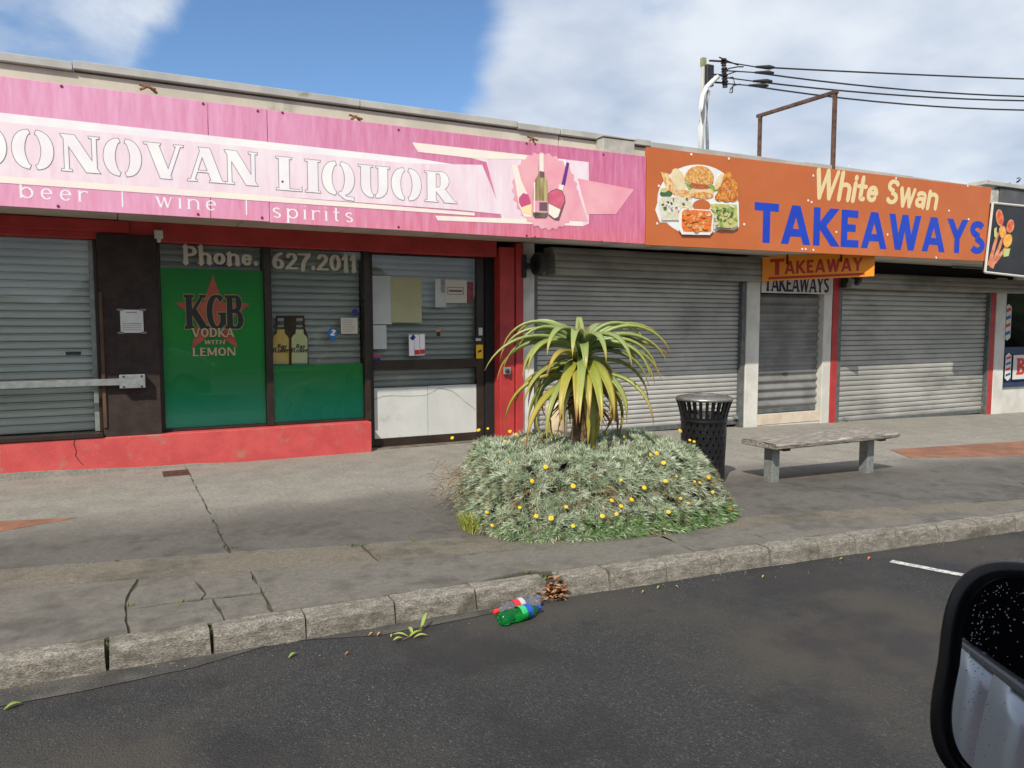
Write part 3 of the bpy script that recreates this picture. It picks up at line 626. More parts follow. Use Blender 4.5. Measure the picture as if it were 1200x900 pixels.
# -- green filmed windows
for x0, x1 in ((.465,.50),(1.655,1.735),(2.895,2.965)): pbox('window_mullion', FRAME, LQ, x0, x1, 9.72, 9.90, .40, 2.585)
for x0, x1 in ((.50,1.655),(1.735,2.895)):
    pbox('window_rail', FRAME, LQ, x0, x1, 9.74, 9.88, .398, .425)
    w = pbox('window_pane', GLASS, LQ, x0, x1, 9.79, 9.796, .425, 2.585, bevel=0)
def film(name, x0, x1, z0, z1):
    m = bpy.data.materials.get('green_film')
    if not m:
        m = bpy.data.materials.new('green_film'); m.use_nodes = True; t = m.node_tree; p = t.nodes['Principled BSDF']
        geo = N(t, 'ShaderNodeNewGeometry'); sp = N(t, 'ShaderNodeSeparateXYZ'); t.links.new(geo.outputs['Position'], sp.inputs[0])
        r = N(t, 'ShaderNodeValToRGB'); mr = N(t, 'ShaderNodeMapRange'); t.links.new(sp.outputs[2], mr.inputs[0]); mr.inputs[1].default_value = .42; mr.inputs[2].default_value = 2.35
        t.links.new(mr.outputs[0], r.inputs[0])
        st = [(0, sr(28,196,160)), (.12, sr(18,182,136)), (.30, sr(12,160,76)), (.6, sr(12,164,52)), (1, sr(12,156,50))]
        while len(r.color_ramp.elements) < 5: r.color_ramp.elements.new(.5)
        for e, (q, c) in zip(r.color_ramp.elements, st): e.position = q; e.color = (*c, 1)
        t.links.new(r.outputs[0], p.inputs['Base Color']); p.inputs['Roughness'].default_value = .5
    b = MB(); b.box(x0, x1, 9.80, 9.803, z0, z1); return build(name, b, m, LQ)
film('window_film', .51, 1.65, .43, 2.30); film('window_film', 1.745, 2.885, .43, 1.14)
shutter(LQ, .52, 1.64, 9.93, .46, 2.6, .083, SH_IN, 'flat', bottom=False)
shutter(LQ, 1.75, 2.88, 9.93, .46, 2.6, .083, SH_IN, 'flat', bottom=False)
# -- glazed door
DY = 9.86
pbox('door_stile', FRAME, LQ, 2.97, 3.04, DY-.03, DY+.05, .02, 2.56); pbox('door_stile', FRAME, LQ, 4.54, 4.65, DY-.03, DY+.05, .02, 2.56)
pbox('door_rail', FRAME, LQ, 3.04, 4.54, DY-.025, DY+.045, 1.05, 1.17); pbox('door_rail', FRAME, LQ, 3.04, 4.54, DY-.03, DY+.045, .015, .12)
pbox('door_head', FRAME, LQ, 2.97, 4.66, DY-.02, DY+.05, 2.56, 2.583)
pbox('door_sill', mat('worn_sill', sr(120,112,98), .8, sr(90,84,74), 8), LQ, 2.94, 4.78, 9.70, 9.95, -.05, .014)
pbox('window_pane', GLASS, LQ, 3.04, 4.54, DY, DY+.006, .12, 2.56, bevel=0)
shutter(LQ, 3.0, 4.60, 10.0, .3, 2.6, .083, SH_IN, 'flat', bottom=False)
# cracked white board in the lower door
bd = MB(); bd.box(3.045, 3.80, DY-.016, DY-.004, .125, .80); kbd = build('kick_board', bd, mat('white_board', sr(204,206,202), .55, sr(192,194,190), 2, dirt=sr(164,160,148), dscale=3, dlo=.6, dhi=.8), LQ, bevel=.002)
pbox('kick_board', MATS['white_board'], LQ, 3.805, 4.535, DY-.016, DY-.004, .125, .805, bevel=.002)
ck = MB(); cpx = [(435,470),(448,465),(460,464),(480,464.5),(497,464),(505,461),(514,455.5),(520,456),(530,459),(538,465),(546,472),(554,478),(562,484)]
cp = [at(x, y, DY-.018) for x, y in cpx]
for a, b in zip(cp, cp[1:]):
    dn = Vector((-(b.z-a.z),0,b.x-a.x)).normalized()*random.uniform(.005,.011)
    ck.add([a, b, b+dn, a+dn], [(0,1,2,3)])
build('board_crack', ck, mat('crack_dirt', sr(132,128,118), .9, sr(160,156,146), 40), kbd)
# -- canopy over the liquor shop: soffit panels, roof, parapet
def canopy(parent, x0, x1, joints, z, sof, depth=9.66):
    prev = x0
    for j in joints + [x1]:
        b = MB(); b.box(prev+.006, j-.006, FAS+.07, depth, z+random.uniform(-.004,.004), z+.03); build('soffit_panel', b, sof, parent); prev = j
    pbox('canopy_core', CONCW, parent, x0, x1, FAS+.06, 10.4, z+.034, 3.72, bevel=0)
canopy(LQ, -6, 5.16, [-4.8,-3.6,-2.4,-1.15,.09,1.33,2.55,3.78], 2.80, SOFFIT)
def parapet(parent, x0, x1, zt, caps, yb=8.66):
    pbox('parapet_board', CONCW, parent, x0, x1, yb, yb+.12, 3.70, zt-.10, bevel=.004)
    prev = x0
    for j in caps + [x1]:
        b = MB(); dz = random.uniform(-.012,.012)
        b.prism([(prev+.004,yb-.05,zt-.085+dz),(prev+.004,yb-.05,zt-.010+dz),(prev+.004,yb+.28,zt+.0+dz),(prev+.004,yb+.28,zt-.10+dz)], (j-prev-.008,0,0)); build('roof_capping', b, FLASH, parent, bevel=.004); prev = j
    pbox('roof', FLASH, parent, x0, x1, yb+.284, 15, 3.74, zt-.13, bevel=0)
parapet(LQ, -6, 5.16, 4.16, [-3.6,-.9,-.25,2.55,4.55])
# rusty stay brackets between sign and parapet
for bx, by in ((171,103),(415,138),(622,163)):
    p = at(bx, by, 8.52); b = MB(); b.tube([(p.x-.05,8.45,p.z-.04),(p.x+.02,8.52,p.z+.02),(p.x+.1,8.62,p.z-.01)], .014, 6); b.tube([(p.x-.06,8.5,p.z+.02),(p.x+.09,8.5,p.z-.01)], .012, 6)
    build('stay_bracket', b, mat('rust_orange', sr(150,104,70), .85, sr(110,70,50), 30), LQ)

# -- takeaway shop
TK = thing('shop_building', (10.5,9.75,-.1), 'takeaway shop with grey roller shutters and white pillars under the orange sign', 'shop')
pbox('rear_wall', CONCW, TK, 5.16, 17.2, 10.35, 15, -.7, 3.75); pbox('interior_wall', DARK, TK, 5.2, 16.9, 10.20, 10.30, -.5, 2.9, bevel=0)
pbox('white_pillar', WHITE, TK, 5.165, 5.37, 9.66, 10.1, -.3, 2.80, bevel=.008)
pbox('white_pillar', WHITE, TK, 9.46, 9.76, 9.68, 10.1, -.4, 2.80, bevel=.008)
pbox('white_pillar', WHITE, TK, 11.33, 11.54, 9.70, 10.1, -.4, 2.80, bevel=.008)
pbox('red_strip', RED, TK, 11.545, 11.70, 9.69, 10.1, -.4, 2.75, bevel=.006)
pbox('red_strip', RED, TK, 16.31, 16.47, 9.70, 10.1, -.5, 2.45, bevel=.006)
pbox('white_pillar', WHITE, TK, 16.475, 16.82, 9.69, 10.1, -.6, 2.62, bevel=.008)
def track(x0, x1, z1, zb, yf=9.70): pbox('shutter_track', RAIL, TK, x0, x1, yf, 9.86, zb, z1)
track(5.375,5.445,2.42,-.1); track(9.375,9.455,2.42,-.2); track(11.705,11.80,2.40,-.25); track(16.26,16.305,2.40,-.35)
shutter(TK, 5.44, 9.38, 9.80, -.05, 2.45, .0735, SH_GREY, 'curved')
shutter(TK, 11.79, 16.27, 9.80, -.22, 2.45, .094, SH_DARK, 'curved')
shutter(TK, 9.77, 11.325, 9.84, .10, 2.12, .143, SH_DOOR, 'wave', bottom=True, name='roller_door')
# roll hoods above the two big shutters
def hood(x0, x1, zc, r, m):
    b = MB(); n = 14
    for i in range(n):
        a0 = R(200 - i*13); a1 = R(200 - (i+1)*13); rr = r; 
        p = [(9.62 + rr*math.cos(a)*1.0, zc + rr*math.sin(a)) for a in (a0, (a0+a1)/2, a1)]
        p[1] = (9.62 + (rr+.012)*math.cos((a0+a1)/2), zc + (rr+.012)*math.sin((a0+a1)/2))
        b.add([(x0,p[0][0],p[0][1]),(x1,p[0][0],p[0][1]),(x1,p[1][0],p[1][1]),(x0,p[1][0],p[1][1]),(x0,p[2][0],p[2][1]),(x1,p[2][0],p[2][1])], [(3,2,1,0),(5,4,2,3)] if False else [(0,1,2,3),(3,2,5,4)])
    return build('shutter_hood', b, m, TK)
def hood2(x0, x1, z0, z1, yf, m, nb=4):
    """stepped hood: curved slats wrapped round the shutter roll"""
    h = None
    for i in range(nb):
        b = MB(); pz = (z1-z0)/nb; za = z0+i*pz; f = lambda q: yf + .10*max(0, (q-z0)/(z1-z0)-.35)**2*2.4
        prof = [(f(za)+.012,za),(f(za+pz*.2),za+pz*.15),(f(za+pz*.5)-.006,za+pz*.5),(f(za+pz*.85),za+pz*.85),(f(za+pz)+.012,za+pz*.97)]
        n = len(prof); b.add([(x0,y,z) for y,z in prof] + [(x1,y,z) for y,z in prof], [(k,k+n,k+n+1,k+1) for k in range(n-1)])
        b.add([(x0,9.84,za),(x1,9.84,za),(x1,prof[0][0],za),(x0,prof[0][0],za)], [(3,2,1,0)]); b.add([(x0,9.84,za+pz*.97),(x1,9.84,za+pz*.97),(x1,prof[-1][0],za+pz*.97),(x0,prof[-1][0],za+pz*.97)], [(0,1,2,3)])
        for xx in (x0, x1): b.add([(xx,y,z) for y,z in prof] + [(xx,9.84,za+pz*.97),(xx,9.84,za)], [tuple(range(n+2))])
        if i == 0: h = build('shutter_hood', b, m, TK)
        else: build('hood_slat', b, m, h)
    return h
HOODM = mat('hood_steel', sr(152,150,144), .5, sr(126,124,119), 2.2, metal=.15, dirt=sr(88,84,78), dscale=1.1, dlo=.5, dhi=.75, stretch=(.5,1,1))
hood2(5.62, 9.74, 2.36, 2.76, 9.50, HOODM, 4)
hood2(11.72, 17.25, 2.30, 2.58, 9.46, HOODM, 3)
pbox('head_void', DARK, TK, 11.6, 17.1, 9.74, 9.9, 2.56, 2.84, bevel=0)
pbox('head_board', WHITE, TK, 9.745, 11.33, 9.75, 10.0, 2.50, 2.80)
pbox('head_bar', RAIL, TK, 14.2, 16.2, 9.2, 9.24, 2.72, 2.765)
# black roll bracket with its drum plate
for cx_, cz_, s_ in ((at(628,311,9.5).x, at(628,311,9.5).z, 1.0), (at(1000,328,9.5).x, at(1000,328,9.5).z, .8)):
    b = MB(); b.box(cx_-.17*s_, cx_-.11*s_, 9.56, 9.66, cz_-.17*s_, cz_+.15*s_); br = build('shutter_bracket', b, BLACK, TK, bevel=.008)
    d = MB(); ez = Vector((1,0,-.0)); d.lathe([(0,-.03),(.15*s_,-.03),(.165*s_,-.01),(.165*s_,.05),(.12*s_,.06),(0,.06)], (cx_+.02, 9.50, cz_+.02), 24, axis=(Vector((0,1,0)), Vector((0,0,1)), ez)); d.box(cx_-.13*s_, cx_-.0, 9.53, 9.60, cz_-.05, cz_+.03)
    d.lathe([(.03,-.035),(.05,-.06),(0,-.06)], (cx_+.0, 9.50, cz_+.02), 10, axis=(Vector((0,1,0)), Vector((0,0,1)), ez))
    build('drum_plate', d, BLACK, br)
# tiled step below the roller door, each tile its own piece
st = pbox('door_step', WHITE, TK, 9.765, 11.325, 9.74, 10.0, -.3, .085)
n = 8; w = (11.325-9.765)/n
TILE = mat('cream_tile', sr(214,200,182), .35, sr(200,184,166), 5)
for i in range(n): pbox('tile', TILE, st, 9.765+i*w+.004, 9.765+(i+1)*w-.004, 9.728, 9.739, -.09, .084, bevel=.002)
hk = at(921, 437.5, 9.8); pbox('door_handle', BLACK, TK, hk.x-.06, hk.x+.06, 9.805, 9.822, hk.z-.015, hk.z+.015)
for px_, py_ in ((862,489),(991,491),(1152,474)):
    p = at(px_, py_, 9.77); b = MB(); b.box(p.x-.05, p.x+.05, 9.752, 9.774, p.z-.03, p.z+.03); b.lathe([(.0,0),(.03,0),(.03,.03),(0,.03)], (p.x, 9.752, p.z+.0), 10, axis=(Vector((1,0,0)), Vector((0,0,1)), Vector((0,-1,0)))); build('shutter_lock', b, STEEL, TK)
canopy(TK, 5.17, 17.3, [6.4,7.6,8.8,10,11.2,12.4,13.6,14.8,16], 2.80, mat('white_soffit', sr(206,203,194), .8, sr(186,182,172), 1.5, dirt=sr(140,134,122), dlo=.6, dhi=.8))
parapet(TK, 5.17, 14.05, 4.15, [6.6,9.5,12.1])
pbox('parapet_board', mat('pale_weathered_board', sr(200,198,190), .8, sr(160,158,150), 6), TK, 14.06, 14.55, 8.62, 8.72, 3.6, 4.12)
pbox('parapet_board', mat('grey_cladding', sr(92,94,96), .7, sr(78,80,82), 3), TK, 14.56, 20, 8.60, 8.72, 3.5, 4.16)
pbox('roof_capping', FLASH, TK, 14.06, 20, 8.56, 8.9, 4.17, 4.24)
# transom sign over the roller door
zt0 = at(930, 346, 9.70).z; ts = thing('transom_sign', (10.5,9.7,zt0), 'white transom sign lettered in navy above the small roller door', 'sign')
pbox('sign_board', WHITE, ts, 9.775, 11.50, 9.665, 9.69, zt0+.03, 2.56)
NAVY = mat('navy_print', sr(20,24,64), .5)
letters('TAKEAWAYS', NAVY, ts, .24, .15, flatmap(9.83, at(930,342,9.66).z, .27, 9.662), 1.56/.27, serif=.06, space=.05, slant=.04)

# -- barber shop at the right edge
BB = thing('shop_building', (18.6,9.75,-.3), 'white barber shop front with dark window at the right edge', 'shop')
pbox('rear_wall', CONCW, BB, 17.2, 26, 10.6, 15, -.7, 3.75)
pbox('front_wall', WHITE, BB, 16.825, 26, 9.75, 10.2, -.7, .30, bevel=.006); pbox('head_wall', WHITE, BB, 16.825, 26, 9.75, 10.2, 2.50, 2.86)
NAVYF = mat('navy_window_frame', sr(38,58,92), .5, sr(32,48,78), 4)
pbox('window_rail', NAVYF, BB, 16.83, 26, 9.70, 9.80, .302, .40); pbox('window_rail', NAVYF, BB, 16.83, 26, 9.72, 9.80, 1.0, 1.16)
pbox('window_mullion', NAVYF, BB, 16.825, 16.87, 9.71, 9.80, .40, 2.50); pbox('window_mullion', NAVYF, BB, 19.9, 20.0, 9.71, 9.80, .40, 2.50)
pbox('window_pane', GLASS, BB, 16.87, 19.9, 9.765, 9.771, 1.16, 2.5, bevel=0); pbox('window_pane', GLASS, BB, 20, 26, 9.765, 9.771, 1.16, 2.5, bevel=0)
pbox('window_panel', NAVYF, BB, 16.87, 26, 9.765, 9.8, .40, 1.0, bevel=0)
pbox('interior_wall', mat('dim_interior', sr(50,54,58), .9, sr(36,38,42), 2), BB, 16.86, 26, 10.4, 10.5, -.3, 2.6, bevel=0)
pbox('soffit_panel', SOFFIT, BB, 17.31, 26, 8.55, 9.9, 2.82, 2.86); pbox('canopy_core', CONCW, BB, 17.31, 26, 8.5, 10.6, 2.864, 3.7, bevel=0); pbox('roof', FLASH, BB, 17.31, 26, 8.9, 15, 3.74, 4.0)
# barber poles printed on panels and the red-lettered board
def barber_pole(x0, x1, z0, z1, Y, nst, par):
    b = MB(); b.box(x0, x1, Y-.004, Y, z0, z1, 0); w = x1-x0; hh = (z1-z0)
    b.prism([(x0,Y-.004,z1+.001),(x1,Y-.004,z1+.001),((x0+x1)/2,Y-.004,z1+.06)], (0,.004,0), 0); b.prism([(x0,Y-.004,z0-.001),((x0+x1)/2,Y-.004,z0-.06),(x1,Y-.004,z0-.001)], (0,.004,0), 0)
    for i in range(nst):
        za = z0 + hh*(i+.25)/nst; th = hh*.42/nst; sl = hh*.3/nst
        b.add([(x0+w*.1,Y-.0055,za),(x1-w*.1,Y-.0055,za+sl),(x1-w*.1,Y-.0055,za+sl+th),(x0+w*.1,Y-.0055,za+th)], [(0,1,2,3)], 1 + i % 2)
    return build('barber_pole_print', b, [PAPER, mat('blue_print', sr(30,80,150), .5), mat('red_print', sr(200,44,44), .5)], par)
bp = thing('barber_pole_sticker', (17.3,9.76,1.3), 'red white and blue barber pole sticker on the dark window', 'sticker')
barber_pole(16.91, 17.13, 1.36, 2.02, 9.762, 4, bp)
bs = thing('barber_sign', (18.3,9.69,.45), 'white board with a red letter B and a small striped pole below the dark window', 'sign')
barber_pole(16.89, 17.10, .50, .98, 9.698, 4, bs)
pbox('sign_board', PAPER, bs, 17.17, 21, 9.69, 9.70, .46, .99)
letters('B', MATS['red_print'], bs, .28, .16, flatmap(17.31, .56, .36, 9.688), .85, serif=.06)
# pale things inside the barber window
cb = thing('shop_counter', (18.6,10.2,0), 'pale counter and boxes dimly seen inside the barber window', 'counter')
pbox('counter_top', PAPER, cb, 17.6, 19.4, 9.95, 10.3, 1.2, 1.34); pbox('counter_box', PAPER, cb, 17.9, 18.1, 10.0, 10.15, 1.345, 1.75); pbox('mirror_box', STEEL, cb, 18.3, 19.0, 10.05, 10.2, 1.345, 1.7)

# ================================================================== SIGNS ON THE CANOPY
def pink_mat():
    m = bpy.data.materials.new('faded_pink_print'); m.use_nodes = True; t = m.node_tree; p = t.nodes['Principled BSDF']; L = t.links.new
    geo = N(t, 'ShaderNodeNewGeometry'); sp = N(t, 'ShaderNodeSeparateXYZ'); L(geo.outputs['Position'], sp.inputs[0])
    mr = N(t, 'ShaderNodeMapRange'); L(sp.outputs[2], mr.inputs[0]); mr.inputs[1].default_value = 2.72; mr.inputs[2].default_value = 3.87
    r = N(t, 'ShaderNodeValToRGB'); L(mr.outputs[0], r.inputs[0]); st = [(0, sr(212,92,104)), (.22, sr(204,94,130)), (.6, sr(204,96,134)), (1, sr(196,88,132))]
    while len(r.color_ramp.elements) < 4: r.color_ramp.elements.new(.5)
    for e, (q, c) in zip(r.color_ramp.elements, st): e.position = q; e.color = (*c, 1)
    mp = N(t, 'ShaderNodeMapping'); mp.inputs['Scale'].default_value = (5.0, 1, .6); L(geo.outputs[0], mp.inputs[0])
    n = N(t, 'ShaderNodeTexNoise'); n.inputs['Scale'].default_value = 3; n.inputs['Detail'].default_value = 8; n.inputs['Roughness'].default_value = .7; L(mp.outputs[0], n.inputs[0])
    rr = N(t, 'ShaderNodeMapRange'); L(n.outputs[0], rr.inputs[0]); rr.inputs[1].default_value = .36; rr.inputs[2].default_value = .72; rr.inputs[4].default_value = .5
    fx = N(t, 'ShaderNodeMapRange', interpolation_type='SMOOTHSTEP'); L(sp.outputs[0], fx.inputs[0]); fx.inputs[1].default_value = 5.5; fx.inputs[2].default_value = -.5; fx.inputs[3].default_value = .05; fx.inputs[4].default_value = .62
    x = N(t, 'ShaderNodeMix', data_type='RGBA'); L(M(t, 'ADD', rr.outputs[0], fx.outputs[0], clamp=True), x.inputs[0]); L(r.outputs[0], x.inputs[6]); x.inputs[7].default_value = (*sr(232,170,202), 1)
    L(x.outputs[2], p.inputs['Base Color']); p.inputs['Roughness'].default_value = .45
    return m
PINK = pink_mat()
PALE = mat('pale_pink_print', sr(238,210,222), .5, sr(243,230,236), 2.5, 7, .3, .7, stretch=(3,1,.5), dirt=sr(234,186,206), dscale=2.6, dlo=.52, dhi=.85)
PALE2 = mat('peach_pink_print', sr(240,178,186), .5, sr(236,160,176), 3)
CREAM = mat('cream_print', sr(246,238,222), .5, sr(244,228,224), 3)
PWHITE = mat('white_print', sr(244,244,242), .5, sr(240,232,238), 3)
GREYL = mat('grey_outline_print', sr(140,128,140), .5)
LS = thing('liquor_fascia_sign', (1,FAS,2.72), 'long faded pink fascia sign with white stencil lettering above the liquor shop', 'sign')
ZB, ZT = 2.715, 3.865
pans = []
for a, b in zip([-5.6,-2.9,-.95+.0,.92,1.495,4.61], [-2.9,-.95,.92,1.495,4.61,6.35]):
    mb = MB(); mb.box(a+.003, b-.003, FAS-.012, FAS+.03, ZB+random.uniform(-.004,.004), ZT+random.uniform(-.004,.006)); pans.append(build('sign_panel', mb, PINK, LS, bevel=.002))
FB = FAS-.012
def pr(k): return FB - .0012*k            # print layers
pm = MB()
sheet(pm, [(-5.6,3.545),(-.95,3.545),(1.5,3.535),(3.15,3.525),(3.62,3.50),(3.62,3.45),(-5.6,3.45)], pr(1), 1)          # upper white band
sheet(pm, pxs([(483,166.7),(620,182),(690,190),(690,262),(683,265),(513,258.3),(510,252.7),(588,256),(570,190)], pr(1)), pr(1), 0)
sheet(pm, pxs([(483,167),(620,182),(620,187),(560,186),(490,178)], pr(2)), pr(2), 2)
sheet(pm, pxs([(510,252.7),(683,259.3),(683,265),(513,258.3)], pr(2)), pr(2), 2)
sheet(pm, [(-5.6,3.47),(3.0,3.46),(3.95,3.53),(4.22,2.97),(3.6,2.985),(-5.6,2.985)], pr(2.4), 0)
sheet(pm, [(-5.6,2.985),(1.5,2.985),(3.85,2.965),(3.85,2.93),(1.5,2.925),(-5.6,2.92)], pr(2.8), 2)
sheet(pm, pxs([(677,209),(743,222),(722,251),(688,251)], pr(3)), pr(3), 3)
sheet(pm, pxs([(640,183),(667,195),(689,259),(620,258)], pr(3.4)), pr(3.4), 3)
sheet(pm, pxs([(649,185.5),(663,187),(664,196),(652,191)], pr(3.8)), pr(3.8), 1)
bx_, by_ = 639, 224; ring = []
for i in range(56):
    rr = 1.0 if i % 2 else .93; a = 2*math.pi*i/56; ring.append((bx_ + 43*rr*math.cos(a)*.92, by_ + 46*rr*math.sin(a) + 6*math.cos(a)))
sheet(pm, pxs(ring, pr(4.2)), pr(4.2), 3)
build('printed_band', pm, [PALE, PWHITE, CREAM, PALE2], LS)
# printed bottles
def artwork(name, polys, Y0, par, k0=0):
    mb = MB(); ms = []; idx = {}
    for i, (pl_, m) in enumerate(polys):
        if m.name not in idx: idx[m.name] = len(ms); ms.append(m)
        Yk = Y0 - .0006*(i+1); sheet(mb, pxs(pl_, Yk), Yk, idx[m.name])
    return build(name, mb, ms, par)
OLIVE = mat('olive_bottle_print', sr(126,104,66), .5, sr(200,184,130), 5, stretch=(4,1,.3)); PURP = mat('purple_print', sr(104,50,140), .5); MAUVE = mat('mauve_print', sr(120,84,96), .5); ROSE = mat('rose_print', sr(220,110,132), .5, sr(208,90,120), 9)
BERRY = mat('berry_print', sr(204,84,128), .5); DKB = mat('dark_bottle_print', sr(80,66,62), .5, sr(120,104,100), 12); LEMON = mat('lemon_print', sr(246,226,170), .5)
artwork('printed_bottles', [
    ([(600,194),(606,193),(611,212),(618,227),(623,240),(623,254),(614,254),(608,240),(604,214)], CREAM),
    ([(608,232),(613,226),(619,228),(622,237),(622,242),(611,243),(608,237)], BERRY), ([(611,243),(622.5,239),(623,252),(613,249)], LEMON),
    ([(632,180),(637,180),(637.5,203),(641,211),(642,222),(642,252),(640,255.5),(627,255.5),(624.5,252),(624.5,222),(627,211),(631,204)], OLIVE),
    ([(632,180),(637,180),(637.3,201),(632,201)], CREAM), ([(633,200),(638,202),(638,208),(633,208)], MAUVE), ([(624.6,235),(642,235.5),(642,249),(624.6,248)], PALE2), ([(632,237),(641.5,237),(641.5,247.5),(632,247)], MAUVE), ([(624.8,249),(641.8,250),(641.5,253),(639.5,255.3),(627,255.3),(625,252.5)], DKB),
    ([(664,190),(667,191),(662,217),(658,216)], PURP), ([(655.5,216),(661,217),(659.5,224),(654,222)], CREAM),
    ([(652.5,221),(658.5,223),(662,230),(662.6,236),(655,258),(650,257.5),(642.5,252),(642,227),(646,223.5)], MAUVE),
    ([(652.5,222),(658,224),(661,230),(661.6,236),(657,245),(642.8,238),(642.6,227.5),(646.5,224.5)], ROSE), ([(642.8,238.5),(657,245.5),(654,254),(649.8,256),(642.8,250.5)], CREAM),
    ([(625.5,214),(627.2,213),(627.2,249),(625.5,249)], CREAM)], pr(4.8), LS)
# stencil words
def two_tone(parent, txt, x0, x1, z0, h, Y, T, t, m_in, m_out, grow, **kw):
    letters(txt, m_in, parent, T, t, flatmap(x0, z0, h, Y), (x1-x0)/h, outline=m_out, grow=grow, **kw)
SK = dict(serif=.085, serif_t=.05, gap=.085, space=.17, thin=.11)
two_tone(LS, 'DONOVAN', -1.08, 1.375, 3.075, .335, pr(3.2), .30, .045, PWHITE, GREYL, .019, **SK)
two_tone(LS, 'LIQUOR', 1.60, 3.57, 3.055, .34, pr(3.2), .30, .045, PWHITE, GREYL, .019, **SK)
SM = dict(serif=.05, serif_t=.05)
for w, x0, x1, z in (('beer',-.71,-.17,2.80),('wine',.42,.97,2.795),('spirits',1.53,2.38,2.765)):
    lettering('lettering', PWHITE, LS, w, x0, x1, z, .155, pr(1), .13, .07, space=.42, **SM)
for x in (.12, 1.26): lettering('lettering', PWHITE, LS, '|', x, x+.012, 2.79, .17, pr(1), .08, .06)
scr = MB()
for px_, py_ in ((72,101),(238,121.5),(302,130),(331,213),(68,241.5),(232,251),(307,255),(331,132),(467,152),(617,168),(627,168.5),(467,266),(617,276),(627,278),(707,181),(705,283)):
    p = at(px_, py_, FB); scr.lathe([(.013,0),(.013,.006),(0,.008)], (p.x, FB, p.z), 8, axis=(Vector((1,0,0)), Vector((0,0,1)), Vector((0,-1,0))))
build('screw_heads', scr, mat('rust_screw', sr(110,48,44), .8), LS)['kind'] = 'stuff'

ORANGE = mat('orange_panel', sr(196,106,54), .5, sr(190,100,50), 1.2, dirt=sr(202,120,72), dscale=.8, dlo=.5, dhi=.8)
OS = thing('takeaway_fascia_sign', (10,FAS,2.75), 'orange fascia sign with blue block lettering and a printed plate of food', 'sign')
tl, tr, brt, bl = [at(x, y, FAS-.02) for x, y in ((757,172),(1162,220),(1154,306),(757,287))]
def oz(x, top): f = (x-tl.x)/(tr.x-tl.x); return (tl.z+(tr.z-tl.z)*f) if top else (bl.z+(brt.z-bl.z)*f)
for a, b in ((6.358,9.35),(9.35,12.6),(12.6,None)):
    c4 = [(a+.002,oz(a,0)),(b-.002 if b else brt.x,oz(b or brt.x,0)),(b-.002 if b else tr.x,oz(b or tr.x,1)),(a+.002,oz(a,1))]
    mb = MB(); mb.prism([(x,FAS-.02,z) for x,z in c4], (0,.05,0)); build('sign_panel', mb, ORANGE, OS, bevel=.002)
OB = FAS-.0215
def slopemap(x0, z0, h, slope, Y): return lambda a, b, d: (x0+a*h, Y-d, z0+b*h+slope*a*h)
BLUEL = mat('blue_vinyl', sr(14,58,182), .45, sr(18,66,190), 2)
letters('TAKEAWAYS', BLUEL, OS, .235, .20, slopemap(8.29, 2.835, .575, .0095, OB), (13.80-8.29)/.575, space=.13, thin=.235)
CREAMY = mat('cream_vinyl', sr(230,208,158), .5)
letters('White Swan', CREAMY, OS, .22, .17, slopemap(9.46, 3.575, .40, .006, OB), (12.42-9.46)/.40, space=.07, thin=.18, slant=.2, round_=True)
F_WH = mat('plate_white', sr(238,238,236), .5, sr(228,230,230), 6); F_BUN = mat('bun_print', sr(196,124,50), .6, sr(236,190,120), 22, fine=.35, fscale=70); F_FISH = mat('batter_print', sr(206,140,64), .6, sr(240,210,156), 20, fine=.3, fscale=60); F_CHK = mat('fried_print', sr(178,88,24), .6, sr(226,158,74), 26, fine=.4, fscale=60)
F_LET = mat('lettuce_print', sr(110,150,60), .6, sr(160,190,90), 25); F_PAT = mat('patty_print', sr(160,84,50), .6, sr(190,110,70), 25); F_RICE = mat('rice_print', sr(226,224,214), .6, sr(206,198,160), 40); F_SAL = mat('orange_food_print', sr(216,96,40), .6, sr(236,140,60), 25); F_PAS = mat('pasta_print', sr(176,176,96), .6, sr(206,202,140), 25); F_DKG = mat('dark_green_print', sr(44,84,56), .6, sr(84,120,70), 30); F_FISH2 = mat('pale_fillet_print', sr(232,216,180), .6, sr(222,196,140), 12)
def P4(x, y): return (755 + x/8.184, 180 + y/8.184)
def ell(cx, cy, rx, ry, n=20, a0=0, a1=360, rot=0):
    o = []
    for i in range(n):
        a = R(a0 + (a1-a0)*i/(n-1 if a1-a0 < 360 else n)); x, y = rx*math.cos(a), ry*math.sin(a); o.append((cx + x*math.cos(R(rot)) - y*math.sin(R(rot)), cy + x*math.sin(R(rot)) + y*math.cos(R(rot))))
    return o
def Q(pl_): return [P4(x, y) for x, y in pl_]
food = [(Q(ell(510,445,385,340,40)), F_WH), (Q([(105,540),(140,420),(380,410),(480,470),(460,560),(350,660),(150,660)]), F_WH),
        (Q([(620,450),(905,460),(910,700),(860,735),(640,720)]), F_WH),
        (Q(ell(550,500,85,60)), ORANGE),
        (Q([(155,175),(235,190),(300,340),(470,420),(440,440),(290,400),(220,350)]), F_FISH), (Q(ell(330,250,62,115,20,rot=-22)), F_FISH2), (Q(ell(395,385,75,38,16,rot=10)), F_FISH),
        (Q(ell(210,385,60,32)), F_DKG), (Q(ell(190,350,35,22)), F_PAS)]
food += [(Q([(385,270),(440,290),(660,300),(700,350),(640,385),(430,345)]), F_LET), (Q(ell(545,375,120,55)), F_FISH2), (Q(ell(530,315,105,28,20,rot=4)), F_PAT), (Q(ell(555,400,110,34,20,rot=3)), F_BUN), (Q([(395,255)] + ell(528,240,140,125,20,180,360) + [(660,285),(600,300),(440,280)]), F_BUN)]
